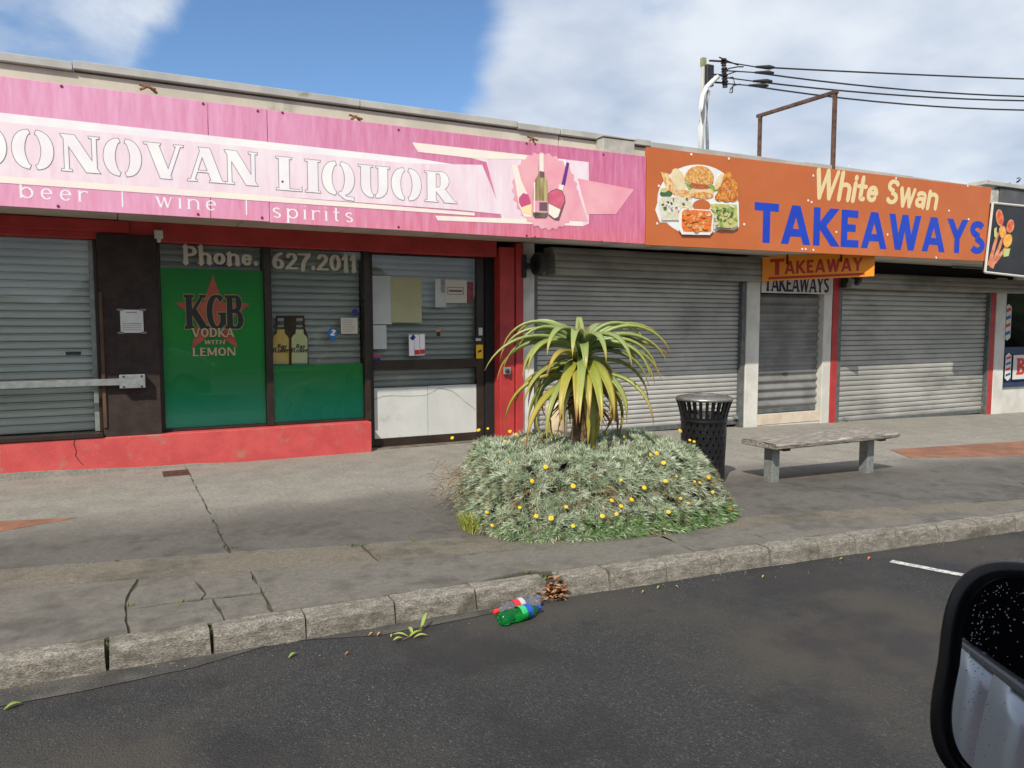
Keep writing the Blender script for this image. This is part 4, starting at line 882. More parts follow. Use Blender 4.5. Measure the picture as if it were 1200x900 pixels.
food += [(Q(ell(x, y, rx, ry, 14, rot=ro)), F_CHK) for x, y, rx, ry, ro in ((800,225,42,52,10),(850,300,46,62,-15),(780,300,50,58,20),(740,350,38,60,10),(850,400,52,62,0),(790,410,60,55,0),(720,415,42,40,0))]
food += [(Q(ell(715,270,30,85,16,rot=22)), F_FISH2)]
random.seed(5)
food += [(Q([(140,450),(180,412),(400,420),(465,480),(450,545),(340,640),(165,640)]), F_RICE)]
for i in range(26): food.append((Q(ell(random.uniform(170,430), random.uniform(430,560), random.uniform(9,17), random.uniform(7,13), 7, rot=random.uniform(0,180))), random.choice([F_DKG, F_PAT, LEMON, ROSE, F_WH, F_DKG])))
food += [(Q([(335,560),(370,525),(640,540),(672,580),(660,740),(630,780),(360,775),(330,720)]), F_WH), (Q([(362,560),(390,535),(630,550),(655,590),(640,730),(610,755),(380,750),(358,700)]), F_SAL)]
for i in range(30): food.append((Q(ell(random.uniform(385,625), random.uniform(555,735), random.uniform(20,32), random.uniform(16,26), 9, rot=random.uniform(0,180))), random.choice([F_SAL, F_CHK, F_SAL, F_FISH, F_BUN])))
food += [(Q([(630,480),(890,490),(900,690),(850,715),(690,705),(670,560),(635,520)]), F_PAS)]
for i in range(30): food.append((Q(ell(random.uniform(680,880), random.uniform(500,690), random.uniform(18,30), random.uniform(10,17), 9, rot=random.uniform(0,180))), random.choice([F_PAS, F_LET, F_PAS, F_RICE, F_DKG])))
artwork('printed_food', food, OB, OS)
scr = MB()
for px_, py_ in ((772,218),(770,262),(810,181),(854,186),(872,263),(953,206),(995,182+13),(1050,209),(1112,254-7),(1134,218),(1135,257),(947,235),(951,237),(940,292),(980,272),(1097,302),(944,292),(953,293),(1040,275)):
    p = at(px_, py_, OB); scr.lathe([(.017,0),(.017,.005),(0,.007)], (p.x, OB, p.z), 8, axis=(Vector((1,0,0)), Vector((0,0,1)), Vector((0,-1,0))))
build('screw_heads', scr, PWHITE, OS)['kind'] = 'stuff'
# hanging sign under the canopy, turned across the path
H0 = Vector((9.60,9.50,2.36)); H1 = Vector((11.06,8.50,2.43))
he = (H1-H0); hl = he.length; hx = he.normalized(); hz = Vector((0,0,1)); hn = Vector((hx.y,-hx.x,0)).normalized()
HS = thing('hanging_sign', (10.3,9.0,2.35), 'small orange hanging sign with dark red lettering under the canopy', 'sign')
HOR = mat('hanging_sign_orange', sr(240,150,20), .5, sr(232,140,16), 2)
def hmap(a, b, d): return H0 + hx*a + hz*b + hn*d
mb = MB(); mb.prism([hmap(0,0,.02), hmap(hl,0,.02), hmap(hl,.40,.02), hmap(0,.40,.02)], hn*-.04); build('sign_board', mb, HOR, HS, bevel=.004)
DR = mat('dark_red_vinyl', sr(176,40,24), .5); mb = MB()
letters('T', DR, HS, .24, .2, lambda a, b, d: hmap(.12+a*.27, .09+b*.27, .0215+d), .85, thin=.22); letters('AKEAWAY', DR, HS, .24, .2, lambda a, b, d: hmap(.36+a*.215, .10+b*.215, .0215+d), (1.58-.36)/.215, thin=.22, space=.14)
mb.add([hmap(.10,.025,.0215), hmap(1.62,.025,.0215), hmap(1.62,.065,.0215), hmap(.10,.065,.0215)], [(0,1,2,3)]); build('underline', mb, DR, HS)
for f in (.22, .70):
    p = hmap(hl*f, 0, .03); mb = MB(); mb.box(p.x-.012, p.x+.012, p.y-.012, p.y+.006, p.z+.26, 2.80); build('hanger', mb, BLACKM, HS)

# dark food sign at the right edge
SS = thing('spice_fascia_sign', (15.5,FAS-.05,2.5), 'black fascia sign with printed spice spoons beside the orange sign', 'sign')
a, b, c_, d_ = [at(x, y, FAS-.05) for x, y in ((1163,238),(1154,319),(1154,319),(1163,238))]
q4 = [(a.x,a.z),(b.x,b.z),(19.5,2.36),(19.5,3.86)]
mb = MB(); mb.prism([(x,FAS-.05,z) for x,z in [q4[1],q4[2],q4[3],q4[0]]], (0,.05,0)); build('sign_board', mb, mat('black_sign_print', (.012,.012,.013), .4, (.02,.02,.022), 3), SS)
mb = MB(); fw = .05
for (p, q) in ((q4[0],q4[1]),(q4[1],q4[2]),(q4[2],q4[3]),(q4[3],q4[0])):
    mb.tube([(p[0],FAS-.055,p[1]),(q[0],FAS-.055,q[1])], .022, 6)
build('sign_frame', mb, mat('pale_frame', sr(206,204,196), .5), SS)
CHIL = mat('paprika_print', sr(206,70,44), .5, sr(226,120,70), 12); SPO = mat('spoon_print', sr(206,104,74), .5, sr(226,160,120), 8); TUR = mat('turmeric_print', sr(236,160,50), .5, sr(244,190,90), 12); LEAF = mat('leaf_print', sr(190,206,130), .5)
artwork('printed_spoons', [([(1157,310),(1168,272),(1171,273),(1161,313)], SPO), ([(1160,313),(1175,275),(1178,276),(1164,315)], SPO), ([(1164,306),(1180,286),(1183,288),(1167,309)], SPO), (ell(1171.5,255,4.5,10,16,rot=-6), SPO), (ell(1171.7,255,3,8,16,rot=-6), CHIL), (ell(1184,265,4.5,8,16,rot=10), SPO), (ell(1184,265,3,6.5,16,rot=10), CHIL),
    (ell(1175,272,4.5,8,16,rot=-4), SPO), (ell(1175,272,3,6.5,16,rot=-4), TUR), (ell(1181,282,5,8,16,rot=15), TUR), ([(1165,268),(1168,266),(1168,280),(1165,277)], LEAF), ([(1176,292),(1184,291),(1182,300),(1176,301)], LEAF)], FAS-.0512, SS)

# ================================================================== WINDOW PRINTS, NOTICES AND STICKERS
GY = 9.789                                # street side of the filmed panes
def glassq(px, Y): return (at(*px, Y).x, at(*px, Y).z)
CREAMT = mat('aged_cream_vinyl', sr(196,190,174), .6)
ph = thing('window_lettering', (1.7,GY,2.3), 'cream phone number lettering across the top of the green windows', 'lettering')
lettering('lettering', CREAMT, ph, 'Phone.', .76, 1.60, 2.36, .20, GY, .25, .13, serif=.07, serif_t=.09, space=.10, round_=True)
lettering('lettering', CREAMT, ph, '627.2011', 1.76, 2.82, 2.33, .20, GY, .25, .13, serif=.06, serif_t=.09, space=.08, round_=True)
vk = thing('vodka_window_print', (1.1,GY,1.45), 'black and red star drink advert printed on the tall green window', 'advert')
mb = MB(); sc = []
cx0, cz0 = glassq((250.5,370), GY)
for i in range(10):
    a = R(90+36*i); rr = .48 if i % 2 == 0 else .20; sc.append((cx0+rr*math.cos(a)*.92, cz0-.0+rr*math.sin(a)))
sheet(mb, sc, GY, 0); build('star_print', mb, mat('dull_red_print', sr(176,84,62), .6, sr(160,72,54), 6), vk)
KB_ = mat('black_print', (.012,.012,.012), .5); KO = mat('khaki_outline_print', sr(150,142,92), .6)
p0 = glassq((219,394), GY); p1 = glassq((285,349), GY)
two_tone(vk, 'KGB', p0[0], p1[0], cz0-.155, .40, GY-.001, .26, .07, KB_, KO, .028, serif=.09, serif_t=.09, space=.03)
for w, a_, b_, y_, h_ in (('VODKA',225,274,394.5,.105),('WITH',239,263,403,.05),('LEMON',226,276,417,.10)):
    x0 = glassq((a_,y_), GY); x1 = glassq((b_,y_), GY)
    two_tone(vk, w, x0[0], x1[0], x0[1]-.005, h_, GY-.012 if w == 'VODKA' else GY-.001, .24, .15, mat('sand_print', sr(176,166,126), .6), KB_, .03, serif=.05, serif_t=.12, space=.12, slant=.15 if w == 'WITH' else 0)
def card(name, px, Y, m, label, cat, lines=0, group=None, linem=None):
    """thin card from four measured corners (left-top, right-top, right-bottom, left-bottom)"""
    q = [at(x, y, Y) for x, y in px]; xl = (q[0].x+q[3].x)/2; xr = (q[1].x+q[2].x)/2; zt = (q[0].z+q[1].z)/2; zb = (q[2].z+q[3].z)/2
    t = thing(name, ((xl+xr)/2, Y, zb), label, cat, group); b = MB(); b.box(xl, xr, Y, Y+.0012, zb, zt); build('card', b, m, t)
    if lines:
        l = MB(); hh = (zt-zb)
        for i in range(lines):
            z = zt - hh*(i+1)/(lines+1); w = (xr-xl)*random.uniform(.55,.8); l.add([(xl+(xr-xl)*.1,Y-.001,z-.004),(xl+(xr-xl)*.1+w,Y-.001,z-.004),(xl+(xr-xl)*.1+w,Y-.001,z+.004),(xl+(xr-xl)*.1,Y-.001,z+.004)], [(0,1,2,3)])
        build('printed_lines', l, linem or mat('grey_ink', sr(140,140,140), .7), t)['kind'] = 'stuff'
    return t, xl, xr, zb, zt
PAPS = mat('shaded_paper', sr(196,200,196), .7, sr(182,188,186), 3)
t, xl, xr, zb, zt = card('paper_notice', [(141,363),(168,363),(168,390),(141,390)], 9.606, PAPER, 'white paper notice taped to the dark pillar', 'notice', lines=0)
l = MB(); 
for i in range(4): z = zb + (zt-zb)*(.12+.09*i); l.add([(xl+.02,9.605,z),(xr-.02,9.605,z),(xr-.02,9.605,z+.006),(xl+.02,9.605,z+.006)], [(0,1,2,3)])
l.add([(xl+.06,9.605,zt-.035),(xr-.06,9.605,zt-.035),(xr-.06,9.605,zt-.024),(xl+.06,9.605,zt-.024)], [(0,1,2,3)]); l.add([(xl+.10,9.605,zb+.10),(xr-.03,9.605,zb+.10),(xr-.03,9.605,zb+.106),(xl+.10,9.605,zb+.106)], [(0,1,2,3)])
build('printed_lines', l, mat('grey_ink', sr(140,140,140), .7), t)['kind'] = 'stuff'
tp = MB()
for a_, b_ in ((xl,zt),(xr,zt),(xl,zb),(xr,zb)): tp.box(a_-.03, a_+.03, 9.6035, 9.6045, b_-.012, b_+.012)
build('tape', tp, mat('clear_tape', sr(120,116,112), .3), t)
# cardboard bottle display behind the glass
BT = thing('bottle_display', (1.95,9.86,1.15), 'brown card cut-out of two printed bottles standing in the window', 'display')
def U(x, y): return (310 + x/9.23, 360 + y/9.23)
CARD_ = mat('brown_card_print', sr(96,60,38), .7, sr(72,46,32), 6); YEL = mat('amber_drink_print', sr(248,196,84), .5, sr(252,214,130), 8); LIM = mat('pale_lime_drink_print', sr(240,234,160), .5, sr(246,242,190), 8)
def silh(x): return [U(x-95,620),(U(x-95,330)),U(x-60,270),U(x-50,95),U(x+45,95),U(x+50,240),U(x+80,320),U(x+85,620)]
polys = [([U(120,90),U(430,90),U(440,230),U(470,320),U(478,628),U(90,628),U(95,330),U(120,270)], CARD_)]
for x, m_ in ((178,YEL),(380,LIM)):
    polys += [([U(x-85,612),U(x-88,340),U(x-75,310),U(x-45,285),U(x-40,240),U(x+40,240),U(x+42,285),U(x+72,315),U(x+85,345),U(x+85,612)], m_),
              ([U(x-35,118),U(x+30,118),U(x+32,240),U(x-37,240)], DKB), ([U(x-36,118),U(x+31,118),U(x+31,148),U(x-36,148)], PAPS), ([U(x-36,195),U(x+31,195),U(x+31,212),U(x-36,212)], PAPS), ([U(x-82,600),U(x+82,600),U(x+82,618),U(x-82,618)], PAPS)]
artwork('printed_bottles', polys, 9.845, BT)
mb = MB()
for x in (178, 380):
    for w, xa, xb, yb, h_ in (('Bay',x-40,x+60,442,.05),('Roller',x-92,x+90,492,.062)):
        pa = at(*U(xa,yb), 9.84); pb = at(*U(xb,yb), 9.84); text2d(mb, w, .22, .14, flatmap(pa.x, pa.z, h_, 9.838), fit=(pb.x-pa.x)/h_, slant=.2, space=.06, round_=False)
build('lettering', mb, KB_, BT)['kind'] = 'stuff'
# stickers and cards in the second window
def disc(name, px, r, Y, m, label, extra=None):
    p = at(*px, Y); t = thing(name, (p.x,Y,p.z), label, 'sticker'); b = MB(); b.add([(p.x+r*math.cos(2*math.pi*i/20), Y, p.z+r*math.sin(2*math.pi*i/20)) for i in range(20)], [tuple(range(20))]); build('sticker_face', b, m, t); return t, p
t, p = disc('blue_sticker', (389.5,390), .062, GY, mat('sky_blue_print', sr(24,110,170), .5), 'light blue round sticker with a white mark and a small tail in the window')
b = MB(); b.add([(p.x+.03*math.cos(2*math.pi*i/14), GY-.0008, p.z-.085+.034*math.sin(2*math.pi*i/14)) for i in range(14)], [tuple(range(14))]); build('sticker_tail', b, MATS['sky_blue_print'], t)
lettering('lettering', PWHITE, t, '2', p.x-.03, p.x+.03, p.z-.035, .075, GY-.001, .28, .22, slant=.2)
t, p = disc('navy_sticker', (416,366), .042, GY, mat('royal_print', sr(28,38,130), .5), 'small dark blue round sticker above the white card in the window')
lettering('lettering', PAPS, t, '47', p.x-.026, p.x+.026, p.z-.012, .03, GY-.001, .2, .16) if False else None
card('opening_hours_card', [(399.5,372.5),(419,372.5),(419,391),(399.5,391)], GY, mat('cream_card', sr(206,200,182), .7), 'small cream card with printed lines in the second green window', 'card', lines=6)
# door notices
DG = DY-.002
card('white_poster', [(433,323),(459,323),(459,380),(433,380)], DG, PAPS, 'tall white poster at the left of the glazed door', 'poster')
card('cream_poster', [(458,325),(494,326),(494,378),(458,378)], DG-.002, mat('yellowed_poster', sr(176,176,136), .7, sr(168,168,128), 3), 'faded yellow-green poster beside the white one on the door', 'poster')
card('white_poster', [(433,381),(453,381),(453,409),(433,409)], DG, PAPS, 'small white sheet below the tall white poster on the door', 'poster')
t, xl, xr, zb, zt = card('alarm_sticker', [(432,416),(446,416),(446,422.5),(432,422.5)], DG-.003, mat('royal_print', sr(28,38,130), .5), 'small blue and red security sticker low on the door glass', 'sticker')
b = MB(); b.box(xl, xr, DG-.0052, DG-.0042, (zb+zt)/2, zt); build('red_band', b, MATS['red_print'], t)
card('pinned_sheet', [(510,327),(523,327),(523,360),(510,360)], DG, PAPS, 'plain pale sheet leftmost of the cluster of papers high on the door', 'notice')
card('printed_sheet', [(516.5,326),(522,326),(522,343),(516.5,343)], DG-.002, mat('grey_print', sr(120,122,124), .7, sr(160,162,164), 40), 'narrow grey printed strip among the papers high on the door', 'notice', lines=4)
t, xl, xr, zb, zt = card('framed_notice', [(522,328),(547,328),(547,355),(522,355)], DG-.004, mat('notice_paper', sr(200,196,184), .7), 'cream notice with an outlined box high on the door', 'notice')
b = MB()
for z in (zb+(zt-zb)*.36, zb+(zt-zb)*.66): b.box(xl+.03, xr-.05, DG-.006, DG-.005, z, z+.008)
for x in (xl+.03, xr-.058): b.box(x, x+.008, DG-.006, DG-.005, zb+(zt-zb)*.37, zb+(zt-zb)*.66)
b.box(xl+.05, xr-.07, DG-.0062, DG-.0052, zb+(zt-zb)*.48, zb+(zt-zb)*.56); build('box_outline', b, mat('faded_ink', sr(110,84,84), .7), t)
card('maroon_strip', [(548,331),(554.5,330),(554.5,354),(548,354)], DG-.002, mat('maroon_print', sr(110,34,48), .7, sr(150,80,84), 40), 'narrow maroon strip beside the outlined notice on the door', 'notice')
t, xl, xr, zb, zt = card('can_sticker', [(479,391),(498,391),(498,417),(479,417)], DG-.001, mat('silver_print', sr(186,190,192), .5, sr(160,164,170), 12), 'sticker of white and red cans on the door glass', 'sticker')
b = MB(); w = (xr-xl)/3
for i in range(3):
    b.box(xl+i*w+.004, xl+(i+1)*w-.004, DG-.0035, DG-.0025, zb+.005+.008*i, zt-.02+.006*i, 0); b.box(xl+i*w+.004, xl+(i+1)*w-.004, DG-.0048, DG-.0038, zb+.01+.008*i, zb+.075+.006*i, 1 if i else 0)
b.add([(xl+w*.2,DG-.005,zt-.06),(xl+w*.7,DG-.005,zt-.095),(xl+w*1.3,DG-.005,zt-.05),(xl+w*.8,DG-.005,zt-.01)], [(0,1,2,3)], 2); build('can_print', b, [PWHITE, MATS['red_print'], MATS['royal_print']], t)
t, xl, xr, zb, zt = card('warning_sticker', [(511.5,386),(516,386),(516,394),(511.5,394)], DG-.001, KB_, 'tiny black and orange sticker in the middle of the door glass', 'sticker')
b = MB(); b.box(xl, xr, DG-.0035, DG-.0025, zt-(zt-zb)*.35, zt); build('orange_band', b, mat('orange_print', sr(220,120,70), .6), t)
t, xl, xr, zb, zt = card('yellow_sticker', [(558,404),(566,404),(566,420),(558,420)], DG-.034, mat('yellow_print', sr(236,186,30), .5), 'yellow vertical sticker with a black mark by the door handle', 'sticker')
b = MB(); b.add([(xl+.02,DG-.036,(zb+zt)/2-.02),(xr-.02,DG-.036,(zb+zt)/2),(xr-.03,DG-.036,(zb+zt)/2+.03),(xl+.03,DG-.036,(zb+zt)/2+.01)], [(0,1,2,3)]); build('mark', b, KB_, t)
t, xl, xr, zb, zt = card('black_sticker', [(556,394),(565,394),(565,401.5),(556,401.5)], DG-.034, KB_, 'black square sticker just above the yellow one on the door', 'sticker')
b = MB(); b.box(xl+.02, xr-.02, DG-.037, DG-.036, zb+.025, zt-.03); build('mark', b, PAPS, t)
card('door_tag', [(561,384),(565.5,384),(565.5,393),(561,393)], DG-.034, PAPS, 'small white tag above the black sticker on the door stile', 'tag')

# ------------------------------------------------------------------ fixtures on the facade
p = at(186, 275, 9.60); b = MB(); sens = thing('alarm_sensor', (p.x,9.6,p.z), 'small white alarm sensor box on the red lintel above the dark pillar', 'sensor')
b.box(p.x-.045, p.x+.045, 9.57, 9.628, p.z-.045, p.z+.05); build('housing', b, WHITE, sens, bevel=.01, seg=2); b = MB(); b.lathe([(.0,0),(.022,0),(.018,-.04),(0,-.045)], (p.x+.0,9.59,p.z-.046), 12); build('sensor_lens', b, PAPER, sens)
bar = thing('security_bar', (-2,9.56,.9), 'galvanised steel security bar fixed across the left window shutter', 'security bar')
za = at(60, 450, 9.54).z; b = MB(); b.box(-6, at(142,450,9.54).x, 9.53, 9.555, za-.037, za+.037); build('bar', b, STEEL, bar, bevel=.004)
xa, xb_ = at(140,447,9.52).x, at(170.5,447,9.52).x; zb_ = at(155,447,9.52).z; b = MB(); b.box(xa, xb_, 9.50, 9.612, zb_-.075, zb_+.075); bo = build('lock_box', b, STEEL, bar, bevel=.006)
b = MB()
for dx in (.04, (xb_-xa)-.04):
    for dz in (-.055, .06): b.lathe([(.010,0),(.010,.008),(0,.01)], (xa+dx,9.50,zb_+dz), 8, axis=(Vector((1,0,0)), Vector((0,0,1)), Vector((0,-1,0))))
build('bolt', b, BLACKM, bo)
# ------------------------------------------------------------------ roof: vent, mast, rusty frame, wires
v = thing('roof_vent', (6.0,8.9,3.9), 'square concrete roof upstand box behind the pink sign end', 'roof vent')
x0, x1 = at(706,170,8.5).x, at(743,170,8.5).x; vz = at(720,160,8.5).z; b = MB(); b.box(x0, x1, 8.48, 9.1, 3.75, vz-.03); build('box', b, mat('weathered_concrete', sr(186,184,174), .85, sr(160,158,150), 4, bump=.4), v, bevel=.01)
b = MB(); b.box(x0-.015, x1+.015, 8.465, 9.12, vz-.026, vz); build('lid', b, FLASH, v, bevel=.006)
fr = thing('steel_frame', (10.2,9.4,4.0), 'rusty square-tube goalpost frame standing on the roof', 'frame')
pA = Vector((10.16,8.62,0)); pB = Vector((10.12,10.15,0)); zt = 5.27
for p in (pA, pB): b = MB(); b.box(p.x-.026, p.x+.026, p.y-.03, p.y+.03, 3.7, zt-.03); build('post', b, RUST, fr, bevel=.004)
b = MB(); b.prism([(pA.x-.03,pA.y-.05,zt-.03),(pA.x+.03,pA.y-.05,zt-.03),(pA.x+.03,pA.y-.05,zt+.025),(pA.x-.03,pA.y-.05,zt+.025)], (pB-pA)+Vector((0,.12,0))); build('crossbar', b, RUST, fr, bevel=.004)
MY = 11.2
def mp_(x, y): return at(x, y, MY)
ms = thing('service_mast', (mp_(821,180).x,MY,3.8), 'grey power service mast with conduits and black insulators on the roof', 'mast')
b = MB(); q0 = mp_(823.5,190); q1 = mp_(829,70); b.prism([(q0.x-.035,MY,3.6),(q0.x+.035,MY,3.6),(q0.x+.035,MY+.07,3.6),(q0.x-.035,MY+.07,3.6)], Vector((.0,0,q1.z-3.6))); build('post', b, mat('grey_mast_timber', sr(206,206,200), .7, sr(180,180,174), 6, stretch=(3,3,.4)), ms, bevel=.006)
b = MB(); b.box(q0.x-.04,q0.x+.04,MY-.004,MY+.074,q1.z-.12,q1.z+.03); build('post_cap', b, mat('mossy_cap', sr(150,150,110), .9, sr(120,124,90), 20), ms)
b = MB(); b.box(mp_(826,90).x-.02, mp_(833,90).x, MY-.09, MY-.006, mp_(829,102).z, mp_(829,77).z); build('fuse_box', b, BLACK, ms, bevel=.01)
b = MB(); pts = [mp_(x,y) for x,y in ((815.5,190),(815.5,150),(816,128),(818,115),(823,104),(830,97),(836,92))]; b.tube([p+Vector((0,-.12,0)) for p in pts], .042, 10); build('conduit', b, mat('pale_conduit', sr(216,218,216), .5), ms, smooth=True)
b = MB(); pts = [mp_(x,y) for x,y in ((825,190),(824,150),(824,120),(826,108))]; b.tube([p+Vector((0,-.1,0)) for p in pts], .03, 8); build('conduit', b, STEEL, ms, smooth=True)
INS = mat('brown_insulator', sr(40,28,26), .3)
wst = [(869,82),(868,88.5),(866,98.5),(861,103.5)]; ins = [(841.5,76),(842,86),(842.5,94),(843,101)]
for ix, iy in ins:
    p = mp_(ix, iy)+Vector((0,-.15,0)); b = MB(); b.lathe([(.0,.07),(.045,.065),(.06,.03),(.035,.02),(.06,-.015),(.035,-.025),(.05,-.06),(0,-.065)], p, 12); build('insulator', b, INS, ms)
b = MB()
for ix, iy in ((838,72),(838,88),(838,97)): b.tube([mp_(829,iy)+Vector((0,-.05,0)), mp_(844,iy+3)+Vector((0,-.15,0))], .018, 6)
for pl_ in ([(836,92),(845,84),(856,82),(862,82)], [(836,93),(846,90),(855,87)], [(838,96),(850,94),(852,102),(847,108),(846,112),(849,112),(850,104),(858,102)], [(834,71),(845,76),(856,80)]):
    b.tube([mp_(x,y)+Vector((0,-.2,0)) for x,y in pl_], .012, 6)
build('drop_leads', b, BLACK, ms)
for i, ((x0, y0), (x1, y1), sag, nm) in enumerate((((869,82),(1200,92.5),.05,'uppermost'),((868,88.5),(1200,113),.32,'second from the top'),((866,98.5),(1200,118),.30,'third from the top'),((861,103.5),(1200,129),.40,'lowest'))):
    A = mp_(842, ins[i][1])+Vector((.02,-.18,0)); dA = mp_(x0, y0)+Vector((.1,-.25,0)); v1 = dirpx(x1, y1); depth = 15.5; Bp = v1*(depth/900) + Vector((0,0,EYE+sag*1.09)); Bp = dA + (Bp-dA)*2.2
    w = thing('power_line', dA, 'black overhead wire %s of the four leaving the roof mast' % nm, 'power line', 'overhead wires from the roof mast')
    pts = [dA + (Bp-dA)*(k/20) + Vector((0,0,-sag*4*(k/20)*(1-k/20)*1.1)) for k in range(21)]; b = MB(); b.tube(pts, .016, 6, up=(0,1,0)); build('cable', b, BLACK, w)
    b = MB(); b.tube([A, dA], .012, 6, up=(0,1,0)); b.tube([dA + (Bp-dA)*.001, dA + (Bp-dA)*.022], [.02,.045], 8, up=(0,1,0)); b.tube([dA + (Bp-dA)*.022, dA + (Bp-dA)*.03], [.045,.02], 8, up=(0,1,0)); build('strain_clamp', b, BLACK, w)

# ================================================================== PLANTER BED
FOOTP = [(2.56,5.40),(2.70,5.10),(2.98,4.93),(3.4,4.82),(4.0,4.74),(4.5,4.78),(4.72,4.92),(4.86,5.3),(4.93,5.7),(4.80,6.15),(4.2,6.55),(3.3,6.72),(2.84,6.58),(2.66,6.00)]
def inside(x, y):
    c = False; n = len(FOOTP)
    for i in range(n):
        (xa, ya), (xb, yb) = FOOTP[i], FOOTP[(i+1) % n]
        if (ya > y) != (yb > y) and x < (xb-xa)*(y-ya)/(yb-ya)+xa: c = not c
    return c
def edged(x, y):
    best = 9
    for i in range(len(FOOTP)):
        a = Vector(FOOTP[i]); b = Vector(FOOTP[(i+1) % len(FOOTP)]); p = Vector((x,y)); t = max(0, min(1, (p-a).dot(b-a)/(b-a).length_squared)); best = min(best, (p-a-(b-a)*t).length)
    return best
def hump(x, y):
    if not inside(x, y): return -.05
    d = edged(x, y); fr_ = max(0, min(1, (5.75-y)/.5))        # front is a spreading skirt, the rest a clipped mass
    rt_ = max(0, min(1, (x-4.2)/.4)); wdt = .16 + .16*rt_; s = max(0, min(1, d/wdt))**.6
    if fr_ > 0:
        w2 = .34; sf = .26*min(1, d/.07)+.74*(min(1, max(0, (d-.12)/(w2-.12)))**.5); s = s*(1-fr_)+sf*fr_
    return min(.52, .52*s) + .03*math.sin(x*9+y*4)*s + .025*math.sin(x*4.3-y*7)*s
PB = thing('flowering_bush', (3.75,5.8,0), 'silver-leaved bush with yellow flowers spilling over the footpath planter', 'bush')
random.seed(3)
# woody core
n = 56; g = MB(); gx = [2.35+2.7*i/n for i in range(n+1)]; gy = [4.65+2.2*i/n for i in range(n+1)]
g.add([(x,y,max(-.03, hump(x,y)*.88-.05)) for y in gy for x in gx], [(j*(n+1)+i, j*(n+1)+i+1, (j+1)*(n+1)+i+1, (j+1)*(n+1)+i) for j in range(n) for i in range(n) if inside((gx[i]+gx[i+1])/2, (gy[j]+gy[j+1])/2)])
core = build('woody_core', g, mat('dead_stems', sr(74,66,50), .95, sr(44,38,29), 40, bump=1.0, bscale=50), PB); core['kind'] = 'stuff'
SILV = tonemat('silver_leaf', [(0, sr(116,100,76)), (.13, sr(150,140,104)), (.22, sr(98,142,58)), (.36, sr(108,128,92)), (.6, sr(150,163,132)), (1, sr(204,210,188))], .65, trans=.12)
lv = MB(); lv.c = []
def leaf(p, d, upv, L_, w, tone):
    d = d.normalized(); side = d.cross(upv)
    if side.length < 1e-3: side = Vector((1,0,0))
    side.normalize(); nn = side.cross(d)
    m1 = p + d*L_*.5 + nn*L_*.05; e = p + d*L_ - Vector((0,0,1))*L_*.12
    lv.add([p - side*w*.25, p + side*w*.25, m1 + side*w*.5, e, m1 - side*w*.5], [(0,1,2,4),(4,2,3)]); lv.c += [tone*.8, tone*.8, tone, min(1.0, tone*1.08), tone]
cnt = 0
while cnt < 7200:
    x = random.uniform(2.3,5.05); y = random.uniform(4.6,6.8); z = hump(x, y)
    if z < 0 or (y > 6.35 and random.random() < .5): continue
    e = .03; nx = -(hump(x+e,y)-hump(x-e,y))/(2*e); ny = -(hump(x,y+e)-hump(x,y-e))/(2*e); nrm = Vector((max(-4,min(4,nx)), max(-4,min(4,ny)), 1)); sl = nrm.length; nrm.normalize()
    if math.sin(x*17.3+y*9.1)*math.sin(y*19.7-x*6.3+z*21) < -.45 and random.random() < .7: cnt += 1; continue
    for rep in range(1 + int(sl*.75)):
        zz = z - (random.uniform(0, .26) if rep else 0); zz = max(.005, zz)
        p = Vector((x,y,zz)) + nrm*random.uniform(-.03,.025)
        d_ = edged(x, y); low = y < 5.35 and zz < .12
        base = random.gauss(.64,.15) + .12*math.sin(x*13+y*7)*math.sin(y*11-x*5+zz*20); dead = (.18 < zz < .36 and y < 5.5 and random.random() < .24) or random.random() < .05
        nl = random.randint(11,15); a0 = random.uniform(0,6.28)
        for k in range(nl):
            a = a0 + 6.283*k/nl; t1 = nrm.cross(Vector((.3,.9,.2))).normalized(); t2 = nrm.cross(t1)
            sp = random.uniform(.45,1.3); d = nrm + (t1*math.cos(a) + t2*math.sin(a))*sp + Vector((0,0,.15))
            tn = base + random.gauss(0,.1); tn = max(.4, min(1, tn))
            if dead: tn = random.uniform(.0,.13)
            elif low and d_ < (.13 if x < 4.1 else .24) and random.random() < (.35 if x < 3.2 else .7): tn = random.uniform(.20,.36)
            leaf(p, d, nrm, random.uniform(.05,.10), random.uniform(.005,.0085), tn)
    cnt += 1
fo = build('foliage', lv, SILV, PB); fo['kind'] = 'stuff'
# dry stems hanging on the left end
st = MB()
for i in range(160):
    p = Vector((random.uniform(2.52,2.85), random.uniform(5.8,6.5), random.uniform(.08,.42))); d = Vector((random.uniform(-1,-.1), random.uniform(-.6,.4), random.uniform(-.5,.4)))
    st.tube([p, p+d*.09+Vector((0,0,.01)), p+d*.17+Vector((0,0,-.02))], [.004,.003,.0015], 3)
sto = build('dry_stems', st, mat('bleached_twigs', sr(170,156,130), .9, sr(120,104,82), 20), PB); sto['kind'] = 'stuff'
tf = MB(); tf.c = []
for i in range(260):
    a = random.uniform(0,6.28); p = Vector((2.54+random.uniform(-.1,.1), 5.55+random.uniform(-.16,.16), 0)); d = Vector((math.cos(a)*.5, math.sin(a)*.5, 1)).normalized(); L_ = random.uniform(.08,.2); s_ = Vector((-math.sin(a), math.cos(a), 0))*.004
    tf.add([p-s_, p+s_, p+d*L_*.6+s_*.7, p+d*L_ + Vector((math.cos(a),math.sin(a),-.4))*.04, p+d*L_*.6-s_*.7], [(0,1,2,4),(4,2,3)]); tn = random.uniform(0,1); tf.c += [tn]*5
gt = build('grass_tuft', tf, tonemat('tuft_grass', [(0, sr(130,150,50)), (.6, sr(160,170,70)), (1, sr(190,176,100))], .6, trans=.2), PB); gt['kind'] = 'stuff'
